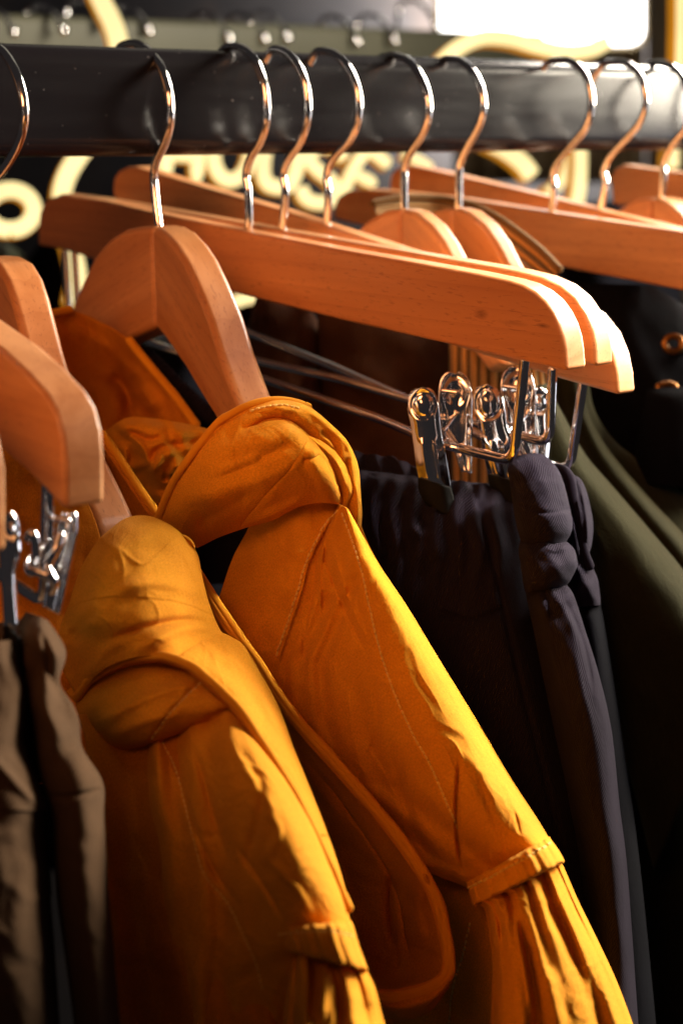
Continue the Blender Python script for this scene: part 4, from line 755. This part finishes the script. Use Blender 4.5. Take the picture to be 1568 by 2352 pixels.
# ================================================================ BACKGROUND
def bgtube(name, pts, w, mat, parent, **k): return tube(name, cr(np.array([P(*p) for p in pts]), 30*len(pts) if len(pts) > 2 else 6), w, mat, parent, **k)
def neon_stroke(name, pts, wpx, parent, back=(0, 0)):
    """flat luminous stroke with an amber side wall, pts (x,y,depth)"""
    q = cr(np.array(pts, float), 26*len(pts)) if len(pts) > 2 else cr(np.array(pts, float), 12)
    d0 = q[:, 2].mean(); r = wpx/2*d0/F
    T = np.gradient(q[:, :2], axis=0); n_ = len(q)
    def ribbon(r, off, depth, mat, nm, par):
        T3 = np.array([unit(t) for t in np.gradient(PA(q[:, 0], q[:, 1], q[:, 2]), axis=0)]); c3 = PA(q[:, 0], q[:, 1], q[:, 2])
        fw = unit(ray(784, 300)); V = []; segs = 12
        for i in range(n_):
            s_ = unit(np.cross(T3[i], fw)); b = unit(np.cross(s_, T3[i]))
            if b@fw < 0: b = -b
            e = 1.
            m_ = min(i, n_-1-i); 
            if m_ < 4: e = math.sqrt(max(.04, 1-((4-m_)/4)**2))
            for k in range(segs):
                a = 2*math.pi*k/segs; cx = math.copysign(abs(math.cos(a))**.6, math.cos(a)); sy = math.copysign(abs(math.sin(a))**.6, math.sin(a))
                V.append(c3[i]+s_*cx*r*e+b*(off+sy*depth/2)-(RT*.30+UP*.16)*off)
        Fs = [(i*segs+j, i*segs+(j+1) % segs, (i+1)*segs+(j+1) % segs, (i+1)*segs+j) for i in range(n_-1) for j in range(segs)]+[tuple(range(segs)), tuple((n_-1)*segs+j for j in range(segs))]
        return mesh_obj(nm, V, Fs, mat, par)
    a = ribbon(r, 0, 2.5, NEON, name, parent)
    ribbon(r*1.06, 9, 14, AMBER, 'side_wall', a)
    return a
sg = thing('neon_sign', 'glowing cream and amber letter sign reading HOUSE behind the rail', 'sign', P(640, 400, 960))
def letter(name, strokes, cx, cy, rot, h, d, w):
    """strokes in a unit box: x 0..1, y 0 (bottom)..1"""
    root = None; a = math.radians(rot)
    for st in strokes:
        pts = []
        for (u, v) in st:
            x = (u-.5)*h*.66; y = -(v-.5)*h
            pts.append((cx+x*math.cos(a)-y*math.sin(a), cy+x*math.sin(a)+y*math.cos(a), d))
        o = neon_stroke('letter' if root is None else 'stroke', pts, w, sg if root is None else root)
        root = root or o
Hs = [[(.08, 0), (.08, 1)], [(.92, 0), (.92, 1)], [(.08, .5), (.92, .5)]]
Os = [[(.5+.5*math.sin(a), .5+.5*math.cos(a)) for a in np.linspace(0, 2*math.pi, 15)]]
Us = [[(.05, 1), (.05, .35), (.2, .06), (.5, 0), (.8, .06), (.95, .35), (.95, 1)]]
Ss = [[(.95, .84), (.75, .97), (.45, 1), (.12, .88), (.08, .68), (.35, .54), (.7, .44), (.95, .28), (.85, .06), (.5, -.02), (.2, .02), (.02, .18)]]
Es = [[(.95, 1), (.08, 1), (.08, 0), (.95, 0)], [(.08, .5), (.85, .5)]]
letter('letter', Hs, 420, 355, 4, 130, 960, 32)
letter('letter', Os, 534, 350, 6, 128, 960, 32)
letter('letter', Us, 646, 366, 9, 128, 960, 32)
letter('letter', Ss, 742, 399, 14, 130, 960, 30)
letter('letter', Es, 842, 412, 27, 108, 960, 27)
nl = thing('neon_light', 'tall curling neon tube left of the letters, passing behind the rail and hangers', 'neon light', P(230, 300, 940), 'neon tubes')
neon_stroke('tube', [(215, -40, 880), (238, 10, 880), (258, 50, 880), (272, 95, 880), (276, 160, 900), (262, 230, 930), (225, 300, 930), (180, 360, 930), (152, 410, 930), (142, 460, 930), (150, 520, 930), (168, 580, 930), (178, 640, 930), (168, 700, 930)], 42, nl)
nr = thing('neon_light', 'glowing neon ring cut off by the left edge', 'neon light', P(30, 480, 900), 'neon tubes')
neon_stroke('tube', [(25+54*math.sin(a), 482+46*math.cos(a), 900) for a in np.linspace(0, 2*math.pi, 15)], 36, nr)
nb = thing('neon_light', 'short low neon tube end below the long bar, left of the brown corduroy', 'neon light', P(560, 690, 900), 'neon tubes')
neon_stroke('tube', [(440, 745, 900), (500, 712, 900), (550, 690, 900), (605, 676, 900)], 28, nb)
nw = thing('neon_light', 'wavy neon tube glowing below the bright window', 'neon light', P(1200, 110, 960), 'neon tubes')
neon_stroke('tube', [(955, 330, 960), (965, 250, 960), (1000, 165, 960), (1045, 115, 960), (1105, 86, 960), (1170, 88, 960), (1235, 105, 960), (1300, 118, 960), (1360, 112, 960), (1398, 92, 960)], 34, nw)
neon_stroke('tube', [(925, 352, 960), (960, 368, 960), (990, 388, 960)], 24, nw)
nv_ = thing('neon_light', 'upright amber neon stroke under the rail, left of the shaded hanger end', 'neon light', P(1330, 400, 950), 'neon tubes')
neon_stroke('tube', [(1332, 330, 950), (1333, 380, 950), (1329, 440, 950), (1320, 480, 950)], 30, nv_)
neon_stroke('tube', [(1312, 345, 960), (1304, 385, 960), (1286, 420, 960), (1256, 442, 960)], 24, nv_)
nk = thing('neon_light', 'thick pale neon tube end, dim, below the rail right of centre', 'neon light', P(1200, 380, 980), 'neon tubes')
neon_stroke('tube', [(1110, 320, 980), (1160, 345, 980), (1200, 375, 980), (1222, 405, 980)], 38, nk)
nz = thing('neon_light', 'straight vertical neon tube at the upper right edge', 'neon light', P(1560, 80, 980), 'neon tubes')
neon_stroke('tube', [(1562, -60, 980), (1562, 60, 980), (1560, 175, 980)], 18, nz)
neon_stroke('tube', [(1545, 335, 980), (1545, 360, 980), (1544, 385, 980)], 28, nz)
# back rail
A_, B_ = P(-60, 92, 930), P(1100, 122, 1180)
br = thing('clothes_rail', 'blurred grey green clothes rail running behind the black one', 'clothes rail', (A_+B_)/2)
def beam(name, a, b, hz, hy, mat, parent, rad=5):
    d = unit(b-a); s_ = unit(np.cross(d, (0, 0, 1))); u_ = np.cross(s_, d); V = []
    prof = []
    for (cy, cz, a0) in ((hy-rad, hz-rad, 0), (-(hy-rad), hz-rad, 90), (-(hy-rad), -(hz-rad), 180), (hy-rad, -(hz-rad), 270)):
        for k in range(7): q = math.radians(a0+k*15); prof.append((cy+rad*math.cos(q), cz+rad*math.sin(q)))
    n = len(prof)
    for c in (a, b):
        for (py, pz) in prof: V.append(c+s_*py+u_*pz)
    Fs = [(i, (i+1) % n, (i+1) % n+n, i+n) for i in range(n)]+[tuple(range(n))[::-1], tuple(range(n, 2*n))]
    o = mesh_obj(name, V, Fs, mat, parent); o.data.set_sharp_from_angle(angle=math.radians(50)); return o
ext = unit(B_-A_)
beam('tube', A_-ext*300, B_+ext*60, 15, 9, RAIL2, br)
balls = [(30, 74), (145, 70), (240, 60), (341, 72), (525, 90), (608, 92), (660, 88), (820, 97), (905, 94), (1000, 60)]
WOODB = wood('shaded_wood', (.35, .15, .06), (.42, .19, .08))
order = ['leftmost', 'second', 'third', 'fourth', 'fifth', 'sixth', 'seventh', 'eighth', 'ninth', 'last']
for i, (bx, by) in enumerate(balls):
    d = 925+(bx+60)*.215; fd = unit(np.cross(ext, (0, 0, 1))); fd = fd if fd@FW < 0 else -fd
    t = thing('hanger', ('hanger with a ball tipped hook on the back rail, %s of ten from the left' % order[i]), 'hanger', P(bx-40, 200, d), 'blurred hangers on the back rail')
    kx = .9
    pts = [(bx, by, d-24), (bx-6, by-14, d-25), (bx-20, by-38, d-22), (bx-42, by-56, d-12), (bx-66, by-58, d+2), (bx-84, by-44, d+20), (bx-88, by+10, d+18), (bx-80, by+70, d+12), (bx-62, by+110, d+2), (bx-50, by+140, d), (bx-48, by+180, d)]
    h = bgtube('hook', pts, 1.7, STEEL, t, segs=10)
    bm = bmesh.new(); bmesh.ops.create_uvsphere(bm, u_segments=16, v_segments=10, radius=3.1*K)
    me = bpy.data.meshes.new('ball_tip'); bm.to_mesh(me); bm.free(); me.polygons.foreach_set('use_smooth', [True]*len(me.polygons)); me.materials.append(STEEL)
    o = bpy.data.objects.new('ball_tip', me); col.objects.link(o); o.parent = h
    pm = t.matrix_basis @ h.matrix_basis; o.location = pm.inverted() @ Vector(M(P(bx, by, d-24)))
    c0 = P(bx-48, by+190, d); ud = np.array([RT[0], RT[1], 0])*.75+fd*.6; ud = unit(ud)
    prof = [(-70, -20), (-60, -8), (-30, 4), (-8, 10), (8, 10), (30, 4), (60, -8), (70, -20), (64, -24), (0, -10), (-64, -24)]
    nrm = unit(np.cross(ud, (0, 0, 1)))
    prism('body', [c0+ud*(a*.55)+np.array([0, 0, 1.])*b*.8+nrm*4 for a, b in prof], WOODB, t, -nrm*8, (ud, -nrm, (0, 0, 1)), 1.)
# dark garments on the back rail
for i, (x, w, mt, nm, lab, y0) in enumerate([(-60, 160, DKGREEN, 'coat', 'dark green coat shoulder sloping behind the neon ring', 560), (150, 170, NAVY, 'jacket', 'black jacket between the neon tubes and the long bar', 500), (360, 200, NAVY, 'jacket', 'black garment under the glowing letters', 560), (620, 240, NAVY, 'jacket', 'black garment below the last glowing letters', 560), (980, 260, DKGREEN, 'coat', 'dark green coat behind the corduroy collar', 430), (1300, 260, NAVY, 'jacket', 'black garment behind the right hand bars', 470)]):
    t = thing(nm, lab, nm, P(x, y0, 1040))
    loft('body', [(x-20, y0, x+w*.4, y0-10, 1040, 10), (x-60, y0+60, x+w*.8, y0+40, 1040, 40), (x-90, y0+160, x+w, y0+150, 1040, 60), (x-90, y0+600, x+w*1.05, y0+600, 1040, 70), (x-90, y0+1500, x+w*1.1, y0+1500, 1040, 70)], mt, t, 36, 60, wr=[(85, 260, 60, 12, i), (30, 120, 50, 4, i+4)])
# wall, curtain and lit window
def quad(name, pts, mat, parent=None, sub=1):
    return mesh_obj(name, [P(*p) for p in pts], [(0, 1, 2, 3)], mat, parent, smooth=False)
w = quad('wall', [(-1800, 3600, 2300), (3400, 3600, 2300), (3400, -1800, 2300), (-1800, -1800, 2300)], WALLM); w['kind'] = 'structure'
wn = thing('window', 'blown out white window above the right half of the rail', 'window', P(1245, 40, 1900))
def rrect(x0, y0, x1, y1, r, d, n=8):
    out = []
    for cx, cy, a0 in ((x1-r, y0+r, -90), (x1-r, y1-r, 0), (x0+r, y1-r, 90), (x0+r, y0+r, 180)):
        for k in range(n): a = math.radians(a0+90*k/(n-1)); out.append(P(cx+r*math.cos(a), cy+r*math.sin(a), d))
    return out
pts = rrect(1012, -420, 1476, 102, 34, 1900); mesh_obj('pane', pts, [tuple(range(len(pts)))], GLOW, wn, smooth=False)
fr = rrect(1000, -432, 1488, 112, 40, 1906); n = len(fr)
o = mesh_obj('frame', fr+[p_+FW*8 for p_ in fr], [tuple(range(n))]+[(i, (i+1) % n, (i+1) % n+n, i+n) for i in range(n)], COLM, wn, smooth=False)
cu = thing('curtain', 'bronze grey curtain right of the bright window', 'curtain', P(1530, 100, 1700))
sheet('cloth', [[(1484, y, 1700), (1510, y, 1690), (1540, y, 1705), (1570, y, 1690), (1620, y, 1700)] for y in (-500, 0, 300, 700)], COLM, cu, 60, 20, thick=2)
cu2 = thing('curtain', 'mottled grey gold curtain just below the bright window', 'curtain', P(1250, 200, 1960))
sheet('cloth', [[(x, y, 1960+12*math.sin(x/9)) for x in range(1040, 1500, 20)] for y in (100, 200, 420)], COLM, cu2, 160, 10, thick=2)
# ================================================================ LIGHT
wd = bpy.data.worlds.new('World'); sc.world = wd; wd.use_nodes = True
bg = wd.node_tree.nodes['Background']; bg.inputs[0].default_value = (.040, .034, .034, 1); bg.inputs[1].default_value = .5
def area(name, pos, target, size, power, colr, size_y=None):
    l = bpy.data.lights.new(name, 'AREA'); l.energy = power; l.color = colr; l.size = size
    if size_y: l.shape = 'RECTANGLE'; l.size_y = size_y
    o = bpy.data.objects.new(name, l); col.objects.link(o); o.location = M(pos)
    d = Vector(M(target)-M(pos)); o.rotation_euler = d.to_track_quat('-Z', 'Y').to_euler(); return o
T0 = P(950, 1100, 430)
area('key_lamp', T0+unit([.93, -.14, .34])*650, T0, .32, 23, (1, .89, .70))
area('added_top_light', T0+unit([.80, .30, .52])*700, T0+[0, 0, 60], .22, 15, (1, .90, .76))  # added light without a source of its own, brightens the bar tops
area('side_lamp', [960, -470, 70], [250, -20, -20], .35, 3.0, (.97, .95, 1), .9)
TE = P(1370, 740, 440)
el = area('added_end_light', TE+unit([.50, -.36, .78])*380, TE, .09, .17, (1, .93, .82)); el.data.spread = math.radians(15)  # added narrow beam that whitens the rounded bar ends
hl = area('added_halo_light', P(1245, 20, 2120), P(1245, 20, 2300), .30, 20, (1, .96, .88))  # added unseen light behind the pane, throws a halo on the wall
fl = area('fill_lamp', P(200, 500, 500)+unit([-.66, -.62, .42])*520, P(560, 560, 500), .34, .24, (1, .38, .13), .24); fl.data.spread = math.radians(48)
area('back_lamp', P(700, 100, 1000)+np.array([100, 100, 500]), P(500, 100, 1000), .5, .25, (1, .9, .7))
# ================================================================ CAMERA
cam = bpy.data.cameras.new('camera'); co = bpy.data.objects.new('camera', cam); col.objects.link(co); sc.camera = co
cam.sensor_fit = 'VERTICAL'; cam.sensor_height = 36; cam.lens = 36*F/2352; cam.clip_start = .01; cam.clip_end = 100
mw = Matrix.Identity(4); c_ = M(C)
for i in range(3): mw[i][0] = RT[i]; mw[i][1] = UP[i]; mw[i][2] = -FW[i]; mw[i][3] = c_[i]
co.matrix_world = mw
cam.dof.use_dof = True; cam.dof.focus_distance = 425*K; cam.dof.aperture_fstop = cam.lens/(2.5*1.2*2); cam.dof.aperture_blades = 0
sc.view_settings.view_transform = 'Standard'; sc.view_settings.look = 'None'; sc.view_settings.exposure = 0
sc.render.resolution_x = 682; sc.render.resolution_y = 1024
sc.cycles.max_bounces = 8; sc.cycles.use_denoising = True
